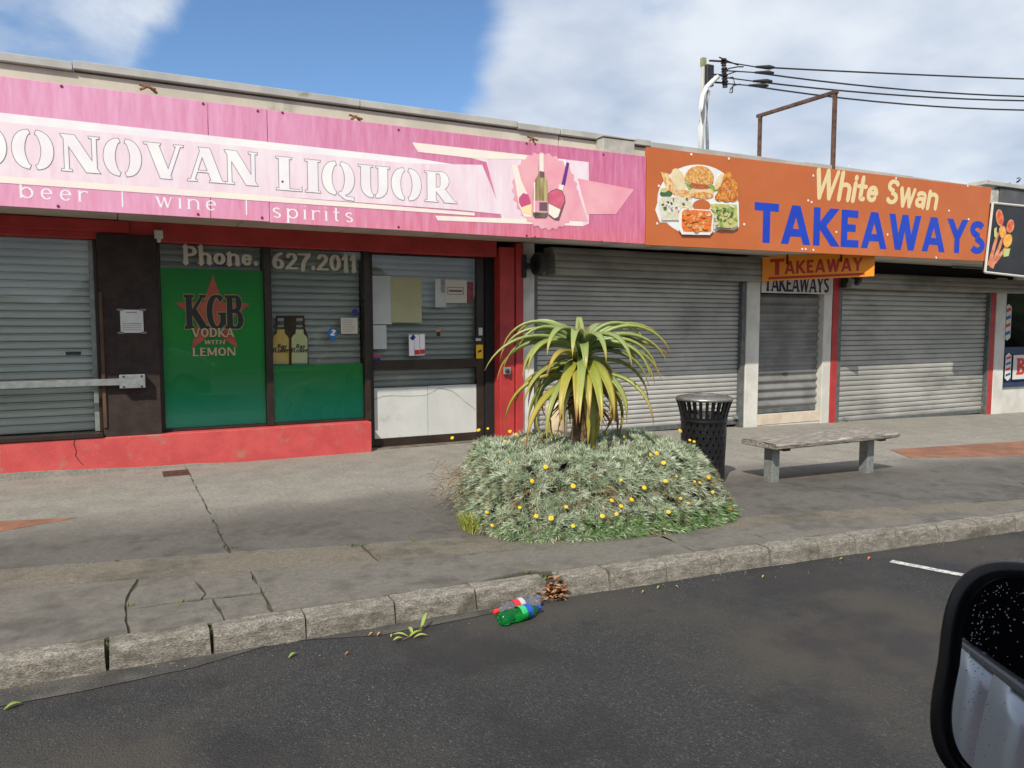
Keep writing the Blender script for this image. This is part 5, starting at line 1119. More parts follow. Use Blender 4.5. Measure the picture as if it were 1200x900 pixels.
# flowers
fl = MB(); k = 11
for ring_, (r_, z_, off) in enumerate(((.026,.004,0),(.018,.010,.3))):
    for i in range(k):
        a = 6.283*i/k+off; ca, sa = math.cos(a), math.sin(a); q = lambda r2, w2, z2: (ca*r2 - sa*w2, sa*r2 + ca*w2, z2)
        fl.add([q(.004,-.003,z_), q(r_*.7,-.006,z_+.004), q(r_,0,z_+.001), q(r_*.7,.006,z_+.004), q(.004,.003,z_)], [(0,1,2,3,4)], 0)
fl.lathe([(.009,.008),(.009,.014),(.0,.018)], (0,0,0), 8, 1); fl.tube([(0,0,.006),(.004,.002,-.05),(0,.004,-.1)], .002, 4, 2)
fme = build('flower', fl, [mat('yellow_petal', sr(246,204,20), .5), mat('flower_eye', sr(226,160,16), .7), mat('flower_stalk', sr(120,130,80), .7)], None)
fpx = [(265,608),(388,622),(340,672),(485,690),(182,782),(200,828),(297,765),(355,795),(407,803),(460,763),(485,830),(558,552),(653,668),(653,760),(620,740),(588,795),(637,788),(665,518),(603,502),(517,512),(803,608),(848,656),(810,672),(735,695),(912,674),(862,733),(820,780),(888,750),(975,710),(960,660),(910,533),(860,495),(1035,770),(125,605),(185,487),(153,493),(60,520),(285,508),(263,497),(305,530),(245,533),(778,575),(757,580),(690,737),(930,678),(895,528)]
first = True
for fx, fy in fpx:
    v = dirpx(510+fx/3, 340+fy/3).normalized(); t = 4.5; hit = None
    while t < 9.5:
        p = Vector((0,0,EYE)) + v*t
        if p.z < hump(p.x, p.y)+.035 and hump(p.x,p.y) > -.01: hit = p; break
        t += .01
    if hit is not None: hit = hit - v*.075
    if hit is None: hit = Vector((0,0,EYE)) + v*(7.15 if fx > 100 else 7.0)
    o = fme if first else fme.copy()
    if not first: COL.objects.link(o)
    first = False; o.parent = PB; o.location = hit - ORG[PB.name]; s = random.uniform(.5,.9); o.scale = (s,s,s)
    o.rotation_euler = (random.uniform(.5,1.1), random.uniform(-.5,.1), random.uniform(-.5,.3))
# low concrete planter ring glimpsed under the leaves
pr_ = MB(); inner = []
c0 = Vector((3.72,5.9)); ri = [(c0 + (Vector(p)-c0)*.74) for p in FOOTP]; rj = [(c0 + (Vector(p)-c0)*.66) for p in FOOTP]; n = len(ri)
pr_.add([(p.x,p.y,-.05) for p in ri] + [(p.x,p.y,.20) for p in ri] + [(p.x,p.y,.20) for p in rj], [(i,(i+1) % n,(i+1) % n+n,i+n) for i in range(n)] + [(i+n,(i+1) % n+n,(i+1) % n+2*n,i+2*n) for i in range(n)])
build('planter_ring', pr_, mat('planter_concrete', sr(176,176,170), .85, sr(150,150,142), 6, bump=.4), label='low grey concrete planter ring hidden under the silver bush', cat='planter', origin=(3.72,5.9,0))

# ================================================================== ALOE
random.seed(21)
AL = thing('aloe_plant', (3.78,5.93,.5), 'tall tree aloe with drooping yellow-green leaves growing out of the planter', 'plant')
ALM = tonemat('aloe_leaf', [(0, sr(108,130,90)), (.35, sr(128,146,88)), (.65, sr(152,158,78)), (.88, sr(178,158,74)), (1, sr(140,92,66))], .38, trans=.06, fine=.12)
ALY = tonemat('old_aloe_leaf', [(0, sr(114,134,66)), (.4, sr(140,148,60)), (.75, sr(170,150,58)), (1, sr(134,86,58))], .42, trans=.06, fine=.15)
C0 = Vector((3.78,5.93,1.45))
b = MB(); b.tube([(3.78,5.93,.3),(3.77,5.94,.6),(3.79,5.93,.95),(3.78,5.93,1.25),(3.78,5.93,1.40)], [.085,.08,.07,.065,.03], 12); build('stem', b, mat('aloe_stem', sr(130,104,76), .9, sr(92,70,52), 25, bump=.8, bscale=40), AL)
def aloe_leaf(base, az, el0, droop, L_, w, m, thick=.018, name='leaf', curl=0.0, tone0=0.0):
    n = 14; mb = MB(); mb.c = []; p = base.copy(); vs = []
    for i in range(n+1):
        s = i/n; el = el0 - droop*(s**1.15); a = az + curl*s
        h = Vector((math.cos(a), math.sin(a), 0)); d = h*math.cos(el) + Vector((0,0,1))*math.sin(el); side = Vector((-math.sin(a), math.cos(a), 0)); nn = d.cross(side)*-1
        if nn.dot(Vector((0,0,1))) < 0 and math.cos(el) > 0: nn = -nn
        ww = w*(1-s**1.7)*(.8+.7*s if s < .3 else 1.01) + .002; th = thick*(1-s)**.8 + .001
        vs += [p - side*ww/2 + nn*ww*.20, p - side*ww*.26 + nn*ww*.02, p + side*0 - nn*ww*.03, p + side*ww*.26 + nn*ww*.02, p + side*ww/2 + nn*ww*.20, p + side*ww*.3 - nn*(th+ww*.05), p - nn*(th+ww*.13), p - side*ww*.3 - nn*(th+ww*.05)]
        tt = min(1.0, tone0 + s*.55 + max(0, s-.75)*1.1); mb.c += [min(1.0, tt+.2), tt, tt, tt, min(1.0, tt+.2), tt, tt, tt]
        p = p + d*(L_/n)
    K = 8; mb.add(vs, [(i*K+k, i*K+(k+1) % K, (i+1)*K+(k+1) % K, (i+1)*K+k) for i in range(n) for k in range(K)] + [tuple(range(K-1,-1,-1))])
    # tone list already per vertex
    return build(name, mb, m, AL, smooth=True)
def camaz(deg): return -YAW + R(deg)        # 0 = to the right of the picture, 90 = away, 180 = left, 270 = towards the camera
# named outer leaves measured from the photograph, then filler leaves all round
spec = [(182,55,150,1.02,.075),(186,42,135,.95,.075),(178,28,120,1.02,.075),(195,62,150,.80,.07),(170,48,100,.7,.07),
        (2,50,95,.82,.07),(-6,40,120,.98,.075),(4,24,110,.98,.075),(-12,36,135,.95,.075),(8,15,105,.86,.07),(-20,20,115,.92,.075),
        (255,60,165,.72,.08),(285,58,160,.82,.08),(232,58,160,.78,.08),(305,48,150,.9,.08),(215,45,150,.82,.08),(270,35,150,.66,.08),
        (60,55,90,.8,.07),(90,60,80,.8,.07),(120,55,90,.8,.07),(140,45,90,.75,.07),(40,48,90,.8,.07),(10,62,140,.85,.07),(-3,66,150,.78,.07),(175,66,150,.85,.07),(192,30,105,1.1,.07),(184,66,165,1.05,.065),(-8,56,140,1.08,.065),(3,35,85,.7,.06),(335,30,130,.9,.075),(205,30,135,.85,.075),(25,30,110,.8,.07),(155,22,120,.8,.07)]
for az, el, dr, L_, w in spec:
    aloe_leaf(C0 + Vector((math.cos(camaz(az))*.03, math.sin(camaz(az))*.03, random.uniform(-.07,.0))), camaz(az+random.uniform(-3,3)), R(el), R(dr*.95), L_*.92, w*1.4, ALM, curl=random.uniform(-.12,.12), tone0=random.uniform(0,.12))
for i in range(34):                       # older skirt, hanging
    az = 137.5*i + random.uniform(-8,8); el = random.uniform(-25,35) - i*.5; dr = random.uniform(80,120); L_ = random.uniform(.70,1.0)
    aloe_leaf(C0 + Vector((math.cos(camaz(az))*.05, math.sin(camaz(az))*.05, -.08-i*.0075)), camaz(az), R(el), R(dr), L_, random.uniform(.07,.105), ALY if i % 2 else ALM, curl=random.uniform(-.2,.2), tone0=random.uniform(.1,.3))
for az, L_ in ((262,.85),(280,.92),(272,.80),(250,.88),(292,.84)):
    aloe_leaf(C0 + Vector((math.cos(camaz(az))*.06, math.sin(camaz(az))*.06, -.14)), camaz(az), R(0), R(95), L_, .125, ALY, tone0=random.uniform(0,.25))
for i in range(9):                        # young spears in the heart
    az = 360*i/9; aloe_leaf(C0 + Vector((0,0,-.02)), camaz(az), R(random.uniform(70,86)), R(random.uniform(0,25)), random.uniform(.14,.26), .035, ALM, thick=.008, name='young_leaf', tone0=.5)
DRYM = tonemat('dry_aloe_leaf', [(0, sr(120,72,46)), (1, sr(170,120,80))], .8)
for i in range(16):
    az = random.choice([320,330,345,300,200,215,280,10,340])+random.uniform(-8,8)
    aloe_leaf(C0 + Vector((math.cos(camaz(az))*.06, math.sin(camaz(az))*.06, -.38-random.uniform(0,.15))), camaz(az), R(-25), R(random.uniform(20,60)), random.uniform(.28,.45), .03, DRYM, thick=.004, name='dry_leaf', curl=random.uniform(-.6,.6))

# cream post behind the aloe
pt = at(652, 470, 7.35); b = MB(); cp_ = thing('cream_bollard', (pt.x,7.35,0), 'stubby cream painted bollard half hidden behind the aloe leaves', 'bollard')
b.lathe([(.0,0),(.125,0),(.125,pt.z-.05),(.118,pt.z-.02),(.095,pt.z),(0,pt.z+.004)], (pt.x,7.35,-.02), 24); build('post', b, mat('cream_paint', sr(224,202,172), .6, sr(206,184,152), 5, dirt=sr(150,128,100), dlo=.62, dhi=.8), cp_, smooth=True); b = MB(); b.lathe([(.128,.0),(.15,.0),(.15,.012),(.128,.018)], (pt.x,7.35,0), 24); build('base_collar', b, RAIL, cp_)

# ================================================================== LITTER BIN
BC = Vector((5.46,6.17,zg(5.46)))
BN = thing('litter_bin', BC, 'black perforated steel litter bin with brushed metal lid beside the bush', 'litter bin')
def br(z): return .215 + .018*min(1, z/.5) + (.058*max(0,(z-.62)/.26)**1.7 if z > .62 else 0)
b = MB(); b.lathe([(0,.03),(.20,.03),(.222,.05),(.224,.17),(.214,.19),(.205,.19),(.205,.06),(0,.06)], BC, 40); build('base_band', b, BLACKM, BN, smooth=False)
b = MB()
for sgn in (1,-1):
    for i in range(22):
        a0 = 6.283*i/22; m_ = 14; vs = []
        for k in range(m_+1):
            z = .16 + (.70-.16)*k/m_; a = a0 + sgn*1.15*k/m_; da = .0215/.22
            for (dd, rr) in ((-da,0),(da,0),(da,-.004),(-da,-.004)): vs.append(BC + Vector(((br(z)+rr+sgn*.001)*math.cos(a+dd), (br(z)+rr+sgn*.001)*math.sin(a+dd), z)))
        b.add(vs, [(k*4+q, k*4+(q+1) % 4, (k+1)*4+(q+1) % 4, (k+1)*4+q) for k in range(m_) for q in range(4)])
build('lattice', b, BLACKM, BN)['kind'] = 'stuff'
b = MB(); n = 8; vs = []
for k in range(n+1):
    z = .66 + (.885-.66)*k/n; r_ = br(z)+.002
    da = .030/r_ * (1.0 if k > 1 else 1.5)
    for (dd, rr) in ((-da*.5,0),(da*.5,0),(da*.5,-.005),(-da*.5,-.005)): vs.append(Vector(((r_+rr)*math.cos(dd), (r_+rr)*math.sin(dd), z)))
b.add([v_+BC for v_ in vs], [(k*4+q, k*4+(q+1) % 4, (k+1)*4+(q+1) % 4, (k+1)*4+q) for k in range(n) for q in range(4)])
bar0 = build('bar', b, BLACKM, BN)
for i in range(1, 26): o = bar0.copy(); COL.objects.link(o); o.parent = BN; o.rotation_euler = (0,0,6.283*i/26)
b = MB(); b.lathe([(br(.66)+.003,.645),(br(.68)+.005,.66),(br(.68)+.003,.68),(br(.67)-.003,.68),(br(.66)-.003,.645)], BC, 40); build('band', b, BLACKM, BN)
LIDM = mat('brushed_lid_steel', sr(150,148,142), .38, sr(130,128,122), 20, metal=.7)
b = MB(); b.lathe([(.272,.868),(.292,.872),(.297,.885),(.292,.898),(.27,.912),(.2,.925),(.115,.93),(.108,.925),(.108,.90)], BC, 48); lid = build('lid', b, LIDM, BN, smooth=True)
b = MB(); b.lathe([(.125,.9295),(.125,.938),(.105,.938),(.105,.90)], BC, 40); build('lid_ring', b, STEEL, lid)
b = MB(); b.lathe([(0,.07),(.175,.07),(.19,.60),(.195,.74),(.188,.74),(.182,.60),(.168,.09),(0,.09)], BC, 32); build('liner', b, BLACK, BN, smooth=True)
b = MB(); b.lathe([(0,0),(.12,0),(.12,.032),(0,.032)], BC, 20); build('foot', b, BLACK, BN)

# ================================================================== BENCH
SB = thing('bench', (7.0,5.94,zg(7)), 'backless weathered timber plank bench on two steel legs', 'bench')
zs = .385
WOOD = mat('weathered_plank', sr(156,150,141), .9, sr(106,99,92), 16, 8, .38, .62, stretch=(.35,3,3), bump=1.0, bscale=26, dirt=sr(186,182,170), dscale=14, dlo=.57, dhi=.66)
wood = MB(); nx_, x0, x1, y0, y1 = 26, 6.03, 7.98, 5.70, 6.20
vs = []; ring_ = [(y0+.012,-.032),(y0,-.02),(y0-.004,.012),(y0+.010,.03),(y0+.12,.033),(y0+.25,.032),(y0+.38,.034),(y1-.01,.03),(y1,.01),(y1-.002,-.02),(y1-.012,-.032)]; K = len(ring_)
for i in range(nx_+1):
    x = x0+(x1-x0)*i/nx_; endc = min(i, nx_-i)
    taper = (.08 if i == nx_ else .03 if i == nx_-1 else .012 if i == 0 else 0)
    for (y, z) in ring_:
        yy = 5.95 + (y-5.95)*(1-taper*.7); vs.append((x + (random.uniform(-.012,.012) if i in (0,nx_) else 0), yy+random.gauss(0,.0012), zs+z*(1-taper*2)+random.gauss(0,.0007)))
wood.add(vs, [(i*K+k, i*K+(k+1) % K, (i+1)*K+(k+1) % K, (i+1)*K+k) for i in range(nx_) for k in range(K)] + [tuple(range(K-1,-1,-1)), tuple(nx_*K+k for k in range(K))])
wood.f = [tuple(reversed(f)) for f in wood.f]
build('seat', wood, WOOD, SB)
LEGM = mat('galvanised_leg', sr(150,154,150), .5, sr(128,133,130), 30, metal=.3, dirt=sr(110,104,92), dscale=8, dlo=.6, dhi=.75)
for lx in (6.20, 7.70):
    b = MB(); b.box(lx-.055, lx+.055, 5.87, 5.99, zg(lx)-.03, zs-.055); build('leg', b, LEGM, SB, bevel=.008, seg=2)
    b = MB(); b.box(lx-.045, lx+.045, 5.72, 6.17, zs-.054, zs-.034); build('bracket', b, BLACKM, SB)

# ================================================================== LITTER IN THE GUTTER
def bottle(name, A, B, rad, matb, matc, matl, label, squash=1.0, lab=(.42,.66), lab2=None, roll=0.0):
    A = Vector(A); B = Vector(B); ez = (B-A).normalized(); L_ = (B-A).length; ey = ez.cross(Vector((0,0,1))).normalized(); ex = ey.cross(ez); ex = ex*squash
    t = thing(name, A, label, 'bottle'); f = L_/.31
    prof = [(0,.008),(.022,.0),(.036,.006),(.043,.03),(.044,.06),(.040,.075),(.044,.09),(.044,.19),(.040,.215),(.028,.25),(.016,.275),(.0125,.285),(.0125,.30)]
    b = MB(); b.lathe([(r*rad/.044, h*f) for r, h in prof], A, 20, axis=(ex, ey, ez))
    for i, v in enumerate(b.v):
        q = Vector(v); 
        h = (q-A).dot(ez)/L_; dent = .016*math.sin(h*15+roll+2*math.sin(i*.7))*(.05 < h < .8); b.v[i] = tuple(q + Vector((0,0,-1))*max(0, dent)*(q.z > A.z) + ey*max(0, .010*math.sin(h*23+roll*2))*(.05 < h < .75))
    build('body', b, matb, t, smooth=True)
    b = MB(); b.lathe([(.0,.288*f),(.0165,.288*f),(.0165,.312*f),(.014,.316*f),(0,.317*f)], A, 14, axis=(ex, ey, ez)); build('cap', b, matc, t)
    b = MB(); b.lathe([(rad+.0012,lab[0]*.31*f),(rad+.0016,lab[1]*.31*f)], A, 20, axis=(ex, ey, ez)); lb_ = build('label_band', b, matl, t)
    if lab2: b = MB(); b.lathe([(rad+.0024,lab2[0]*.31*f),(rad+.0024,lab2[1]*.31*f)], A, 20, axis=(ex, ey, ez)); build('label_stripe', b, lab2[2], lb_)
    return t
def plastic(name, col, tr=.75):
    m = bpy.data.materials.new(name); m.use_nodes = True; p = m.node_tree.nodes['Principled BSDF']; p.inputs['Base Color'].default_value = (*col, 1); p.inputs['Roughness'].default_value = .12
    p.inputs['Transmission Weight'].default_value = tr; p.inputs['IOR'].default_value = 1.2; MATS[name] = m; return m
GRN = plastic('green_pet', sr(60,210,120), .9); CLR = plastic('grey_pet', sr(200,202,212), .85)
bottle('plastic_bottle', (1.965,3.955,-.088), (2.275,4.015,-.090), .046, GRN, mat('blue_cap', sr(24,70,170), .4), mat('green_label', sr(30,170,90), .5, sr(60,190,120), 20), 'green plastic drink bottle with blue cap lying in the gutter', .92, (.45,.72), (.58,.72, mat('blue_label', sr(30,80,170), .5)))
bottle('plastic_bottle', (2.335,4.13,-.085), (1.995,4.075,-.088), .043, CLR, mat('red_cap', sr(226,50,40), .4), mat('red_label', sr(206,44,50), .5), 'clear plastic drink bottle with red cap and red label against the kerb', .9, (.40,.62), (.40,.50, PAPS), 2.0)
# brown leaf litter in the gap of the broken kerb stone
random.seed(8)
cl = MB(); cl.c = []
for i in range(150):
    p = Vector((random.gauss(2.50,.045), random.gauss(4.24,.05), -.13+abs(random.gauss(.0,.055)))); a = random.uniform(0,6.28); d = Vector((math.cos(a), math.sin(a), random.uniform(-.3,.6))).normalized(); s_ = d.cross(Vector((0,0,1))).normalized()*random.uniform(.006,.016); L_ = random.uniform(.03,.075)
    cl.add([p, p+d*L_*.5+s_, p+d*L_+Vector((0,0,random.uniform(-.01,.01))), p+d*L_*.5-s_], [(0,1,2,3)]); tn = random.random(); cl.c += [tn]*4
o = build('leaf_litter', cl, tonemat('dead_leaf', [(0, sr(96,62,40)), (.6, sr(172,112,64)), (1, sr(196,150,110))], .8), kind='stuff', label='clump of brown dead leaves in the broken kerb gap', cat='leaf litter', origin=(2.5,4.24,-.13))
# remains of the broken stone
b = MB(); 
for i in range(3):
    c0_ = Vector((2.53+.02*i, kerbY(2.5)+.05+.03*i, -.07+.02*i)); r0 = .05-.008*i
    b.lathe([(0,-r0),(r0*.8,-r0*.6),(r0,0),(r0*.7,r0*.7),(0,r0*.9)], c0_, 7)
build('stone_fragment', b, KERB, KERBO)
# scattered leaves: fallen twig and single leaves
GLF = tonemat('fallen_leaf', [(0, sr(92,120,44)), (.4, sr(150,164,70)), (.7, sr(190,160,80)), (1, sr(176,100,60))], .6)
def flat_leaf(mb, p, a, L_, w, lift, tone):
    d = Vector((math.cos(a), math.sin(a), lift)).normalized(); s_ = Vector((-math.sin(a), math.cos(a), 0)); n = 6; vs = []
    for i in range(n+1):
        q = i/n; ww = w*math.sin(math.pi*min(.98, max(.03, q)))**.8; c_ = p + d*L_*q + Vector((0,0,.012*math.sin(q*3)))
        vs += [c_ - s_*ww/2 + Vector((0,0,ww*.2)), c_, c_ + s_*ww/2 + Vector((0,0,ww*.2))]
    mb.add(vs, [(i*3+k, i*3+k+1, i*3+k+4, i*3+k+3) for i in range(n) for k in range(2)]); mb.c += [tone]*len(vs)
tw = MB(); tw.c = []; base = Vector((1.40,4.02,-.122))
for a, L_, tn, lift, off in ((.35,.12,.3,.1,(.02,.0)),(.8,.13,.25,.9,(.12,.06)),(2.6,.10,.4,.1,(.03,.02)),(-.2,.09,.5,.05,(.05,-.01)),(3.3,.08,.45,.1,(.0,.0)),(1.6,.08,.35,.3,(.06,.03))): flat_leaf(tw, base+Vector((off[0],off[1],0)), a, L_*.9, .022, lift, tn)
t = thing('fallen_twig', base, 'green fallen leaf sprig in the gutter left of the bottles', 'twig'); build('leaf', tw, GLF, t); b = MB(); b.tube([base+Vector((-.02,-.02,.004)), base+Vector((.08,.03,.008)), base+Vector((.15,.08,.03))], .003, 5); build('stem', b, mat('twig_brown', sr(110,92,60), .8), t)
singles = [((442,745),.5,.06,.9,'curled pale leaf in the gutter leftmost of those near the sprig'),((432,745),.2,.055,.75,'tan leaf in the gutter below the kerb joint left of the sprig'),((458,747),1.0,.045,.35,'small green leaf on the asphalt just left of the sprig'),((338,771),.4,.09,.2,'green leaf on the road below the cracked slabs'),((4,832),.3,.12,.15,'bright green leaf at the left edge of the road'),((770,690),.3,.06,.3,'small green leaf on the road by the middle kerb stones'),((795,689),2.0,.05,.4,'tiny green leaf right of the middle kerb stones'),((1017,656),.2,.09,1.0,'orange leaf by the kerb left of the white parking line'),((990,656),2.8,.07,.5,'pale green leaf in the gutter next to the orange leaf'),((752,695),.1,.05,.8,'brown sliver of leaf in the gutter in front of the bush'),((893,677),.1,.05,.7,'tan leaf on the asphalt below the right kerb stones'),((404,768),.2,.05,.95,'reddish leaf scrap in the gutter left of the bottles')]
for (px_, py_), a, L_, tn, lab_ in singles:
    p = onground(px_, py_, -.124); mb = MB(); mb.c = []; L_ *= .62; flat_leaf(mb, p, a, L_, L_*.38, .06, tn); build('fallen_leaf', mb, GLF, None, label=lab_, cat='leaf', group='fallen leaves by the kerb', origin=p)
random.seed(17); gm = MB()
for i in range(190):                       # grit swept against the kerb
    x = random.uniform(-3,9); y = kerbY(x)-.03-abs(random.gauss(0,.10)); r_ = random.uniform(.002,.0065); gm.lathe([(0,-r_*.6),(r_,0),(0,r_*.7)], (x,y,zg(x)-.126), 5)
build('gutter_grit', gm, mat('pale_grit', sr(150,142,128), .9, sr(96,90,80), 60), kind='stuff', label='loose grit swept along the kerb', cat='grit', origin=(0,4.2,-.13))
wd_ = MB(); wd_.c = []
spots = [(kj[i], kerbY(kj[i])+random.uniform(-.01,.1), zg(kj[i])-.01) for i in range(8,30) if random.random() < .6] + [(.77,4.80,-.004),(.30,4.87,-.006),(.73,5.9,-.004),(.71,6.6,-.004),(.70,6.3,-.004),(.02,4.95,-.004),(3.72,4.5,-.004),(2.42,4.40,-.004)] + [(random.uniform(-1.5,2.2), 0, 0) for _ in range(6)]
for (x, y, z) in spots:
    if y == 0: y = lerpl(UP, x); z = -.004
    for q in range(random.randint(5,16)):
        a = random.uniform(0,6.28); p = Vector((x+random.gauss(0,.02), y+random.gauss(0,.008), z)); L_ = random.uniform(.012,.04); d = Vector((math.cos(a)*.8, math.sin(a)*.8, 1)).normalized(); s2 = Vector((-math.sin(a), math.cos(a), 0))*random.uniform(.002,.005)
        wd_.add([p-s2, p+s2, p+d*L_], [(0,1,2)]); tn = random.random(); wd_.c += [tn]*3
build('weeds', wd_, tonemat('weed_green', [(0, sr(70,86,40)), (1, sr(116,128,62))], .8), kind='stuff', label='tiny weeds in the kerb and paving joints', cat='weeds', origin=(1,4.5,0))
wp = onground(446, 745, -.122); b = MB(); b.add([wp, wp+Vector((.05,.01,.01)), wp+Vector((.045,.05,.02)), wp+Vector((0,.035,.003))], [(0,1,2,3)]); build('paper_scrap', b, PAPER, label='crumpled white paper scrap in the gutter left of the sprig', cat='litter', origin=wp) if False else None

# ================================================================== THE PARKED VAN (camera looks out of its open window)
SILVER = mat('silver_car_paint', sr(176,184,194), .28, sr(170,178,188), 1, metal=.55)
VN = thing('parked_van', (-.8,-.6,-.13), 'silver van with black door mirror parked in the foreground at the right', 'van')
SY = .27                                   # street side of the van body
GR = -.13
def sidepanel(x0, x1, z0, z1, name='door'):
    b = MB(); n = 10; prof = [(SY - .10*((i/n)-.55)**2*1.6 - (.05 if i == 0 else 0), z0+(z1-z0)*i/n) for i in range(n+1)]
    b.add([(x0,y,z) for y,z in prof] + [(x1,y,z) for y,z in prof] + [(x0,SY-.16,z) for y,z in prof] + [(x1,SY-.16,z) for y,z in prof],
          [(i+1,i+n+2,i+n+1,i) for i in range(n)] + [(i,i+2*n+2,i+2*n+3,i+1) for i in range(n)] + [(i+n+2,i+3*n+4,i+3*n+3,i+n+1) for i in range(n)] + [(n,3*n+2,4*n+3,2*n+1)])
    return build(name, b, SILVER, VN, smooth=True)
BELT = 1.10
d1 = sidepanel(-.52, 1.05, .10, BELT); d2 = sidepanel(-1.70, -.53, .10, BELT); sidepanel(-3.6, -1.71, .10, BELT, 'rear_quarter')
for x in (-.40, -1.58): pbox('door_handle', SILVER, d1 if x > -1 else d2, x, x+.2, SY+.0, SY+.03, .70, .735, bevel=.01)
pbox('interior_trim', BLACK, VN, -3.5, .6, -1.39, -1.36, BELT, 1.80); pbox('headlining', BLACK, VN, -3.5, .55, -1.35, SY-.12, 1.77, 1.795); pbox('bulkhead', BLACK, VN, -1.0, -.95, -1.35, SY-.17, .13, 1.76)
pbox('belt_moulding', BLACK, VN, -3.5, 1.05, SY-.04, SY+.006, BELT+.002, BELT+.035, bevel=.008)
pbox('sill', BLACK, VN, -3.6, 1.4, SY-.2, SY-.06, .02, .098)
pbox('window_pane', mat('dark_tinted_glass', (.004,.004,.005), .6, spec=0.0), VN, -1.66, -.60, SY-.05, SY-.035, BELT+.036, 1.78, bevel=0); pbox('window_pane', MATS['dark_tinted_glass'], VN, -3.5, -1.78, SY-.06, SY-.045, BELT+.036, 1.78, bevel=0)
for x0, x1 in ((-.60,-.50),(-1.78,-1.66),(-3.62,-3.5)): pbox('pillar', MATS['dark_tinted_glass'], VN, x0, x1, SY-.10, SY-.03, BELT+.036, 1.80)
pbox('roof_panel', SILVER, VN, -3.6, .62, -1.45, SY-.05, 1.80, 1.90, bevel=.04, seg=3)
b = MB(); b.tube([(1.32,SY-.08,BELT),(.98,SY-.08,1.5),(.62,SY-.09,1.84)], .04, 8); build('windscreen_pillar', b, BLACK, VN); b = MB(); b.tube([(1.32,-1.3,BELT),(.98,-1.3,1.5),(.62,-1.3,1.84)], .04, 8); build('windscreen_pillar', b, BLACK, VN)
b = MB(); b.prism([(1.06,SY-.16,.30),(2.05,SY-.16,.30),(2.12,SY-.16,.62),(1.95,SY-.16,.84),(1.34,SY-.16,BELT-.02),(1.06,SY-.16,BELT-.02)], (0,-1.42,0)); build('bonnet', b, SILVER, VN, bevel=.05, seg=3)
b = MB(); b.prism([(1.06,SY-.16,.28),(2.0,SY-.16,.28),(2.05,SY-.16,.02),(1.06,SY-.16,.02)], (0,-1.42,0)); build('bumper', b, BLACK, VN)
b = MB(); b.prism([(1.30,SY-.18,BELT),(.62,SY-.18,1.83),(.64,SY-.18,1.83),(1.32,SY-.18,BELT)], (0,-1.30,0)); build('windscreen', b, GLASS, VN)
for y in (SY-.24, -1.12): b = MB(); b.lathe([(0,0),(.075,0),(.07,.03),(0,.035)], (2.085,y,.68), 16, axis=(Vector((0,1,0)), Vector((0,0,1)), Vector((1,0,0)))); build('headlight', b, PAPER, VN)
pbox('far_side', SILVER, VN, -3.6, 1.05, -1.47, -1.40, .10, BELT, bevel=.02); pbox('tail', SILVER, VN, -3.66, -3.61, -1.44, SY-.06, .10, 1.78, bevel=.02); pbox('floor', BLACK, VN, -3.55, 1.05, -1.4, SY-.17, .06, .12)
for wx in (1.45, -2.75):
    for wy, sg in ((SY-.10, 1), (-1.40, -1)):
        ax = (Vector((1,0,0)), Vector((0,0,1)), Vector((0,sg,0)))
        b = MB(); b.lathe([(.19,-.18),(.30,-.18),(.32,-.14),(.32,-.02),(.30,.0),(.20,.0)], (wx,wy,GR+.32), 28, axis=ax); wh = build('wheel', b, BLACK, VN, smooth=True)
        b = MB(); b.lathe([(.20,-.004),(.19,-.03),(.06,-.02),(0,-.01)], (wx,wy,GR+.32), 20, axis=ax); build('rim', b, STEEL, wh)
# door mirror
mc = dirpx(1234,812); mc = mc*(.86/900) + Vector((0,0,EYE)); camv = (Vector((0,0,EYE))-mc).normalized(); MTGT = Vector((-1.6,.06,1.08))
mn = (camv + (MTGT-mc).normalized()).normalized()
m2 = (Vector((0,0,1)) - mn*mn.z).normalized(); m1 = m2.cross(mn)            # m1 to the right as seen by the driver
if m1.dot(Vector((math.cos(YAW),-math.sin(YAW),0))) < 0: m1 = -m1
def sup(a, hw, hh, e=3.4):
    c_, s_ = math.cos(a), math.sin(a); return (math.copysign(abs(c_)**(2/e), c_)*hw, math.copysign(abs(s_)**(2/e), s_)*hh)
def mring(hw, hh, dep, n=64, e=3.4): return [mc + m1*(x - .012*(y/hh if y < 0 else 0)*-1) + m2*y + mn*dep for x, y in (sup(2*math.pi*i/n, hw, hh, e) for i in range(n))]
HW, HH = .118, .140
rings = [mring(HW*.80,HH*.87,-.006), mring(HW*.805,HH*.875,.006), mring(HW*.82,HH*.885,.008), mring(HW*.97,HH*.975,.008), mring(HW*.99,HH*.99,.004), mring(HW,HH,-.004), mring(HW*1.0,HH*1.0,-.03), mring(HW*.93,HH*.92,-.07), mring(HW*.75,HH*.72,-.10), mring(HW*.4,HH*.4,-.118), mring(HW*.02,HH*.02,-.122)]
b = MB(); n = 64
for r_ in rings: b.v += [tuple(p) for p in r_]
b.f = [(j*n+i, j*n+(i+1) % n, (j+1)*n+(i+1) % n, (j+1)*n+i) for j in range(len(rings)-1) for i in range(n)]; b.m = [0]*len(b.f)
mh = build('mirror_housing', b, mat('mirror_black', (.003,.003,.0035), .25, (.004,.004,.0045), 8, spec=.35), VN, smooth=True)
b = MB(); r_ = mring(HW*.803,HH*.873,.000); b.add(r_, [tuple(range(n))])
mg = bpy.data.materials.new('mirror_glass'); mg.use_nodes = True; pp = mg.node_tree.nodes['Principled BSDF']; pp.inputs['Metallic'].default_value = 1; pp.inputs['Roughness'].default_value = .015; pp.inputs['Base Color'].default_value = (.62,.65,.68,1)
build('mirror_glass', b, mg, mh)
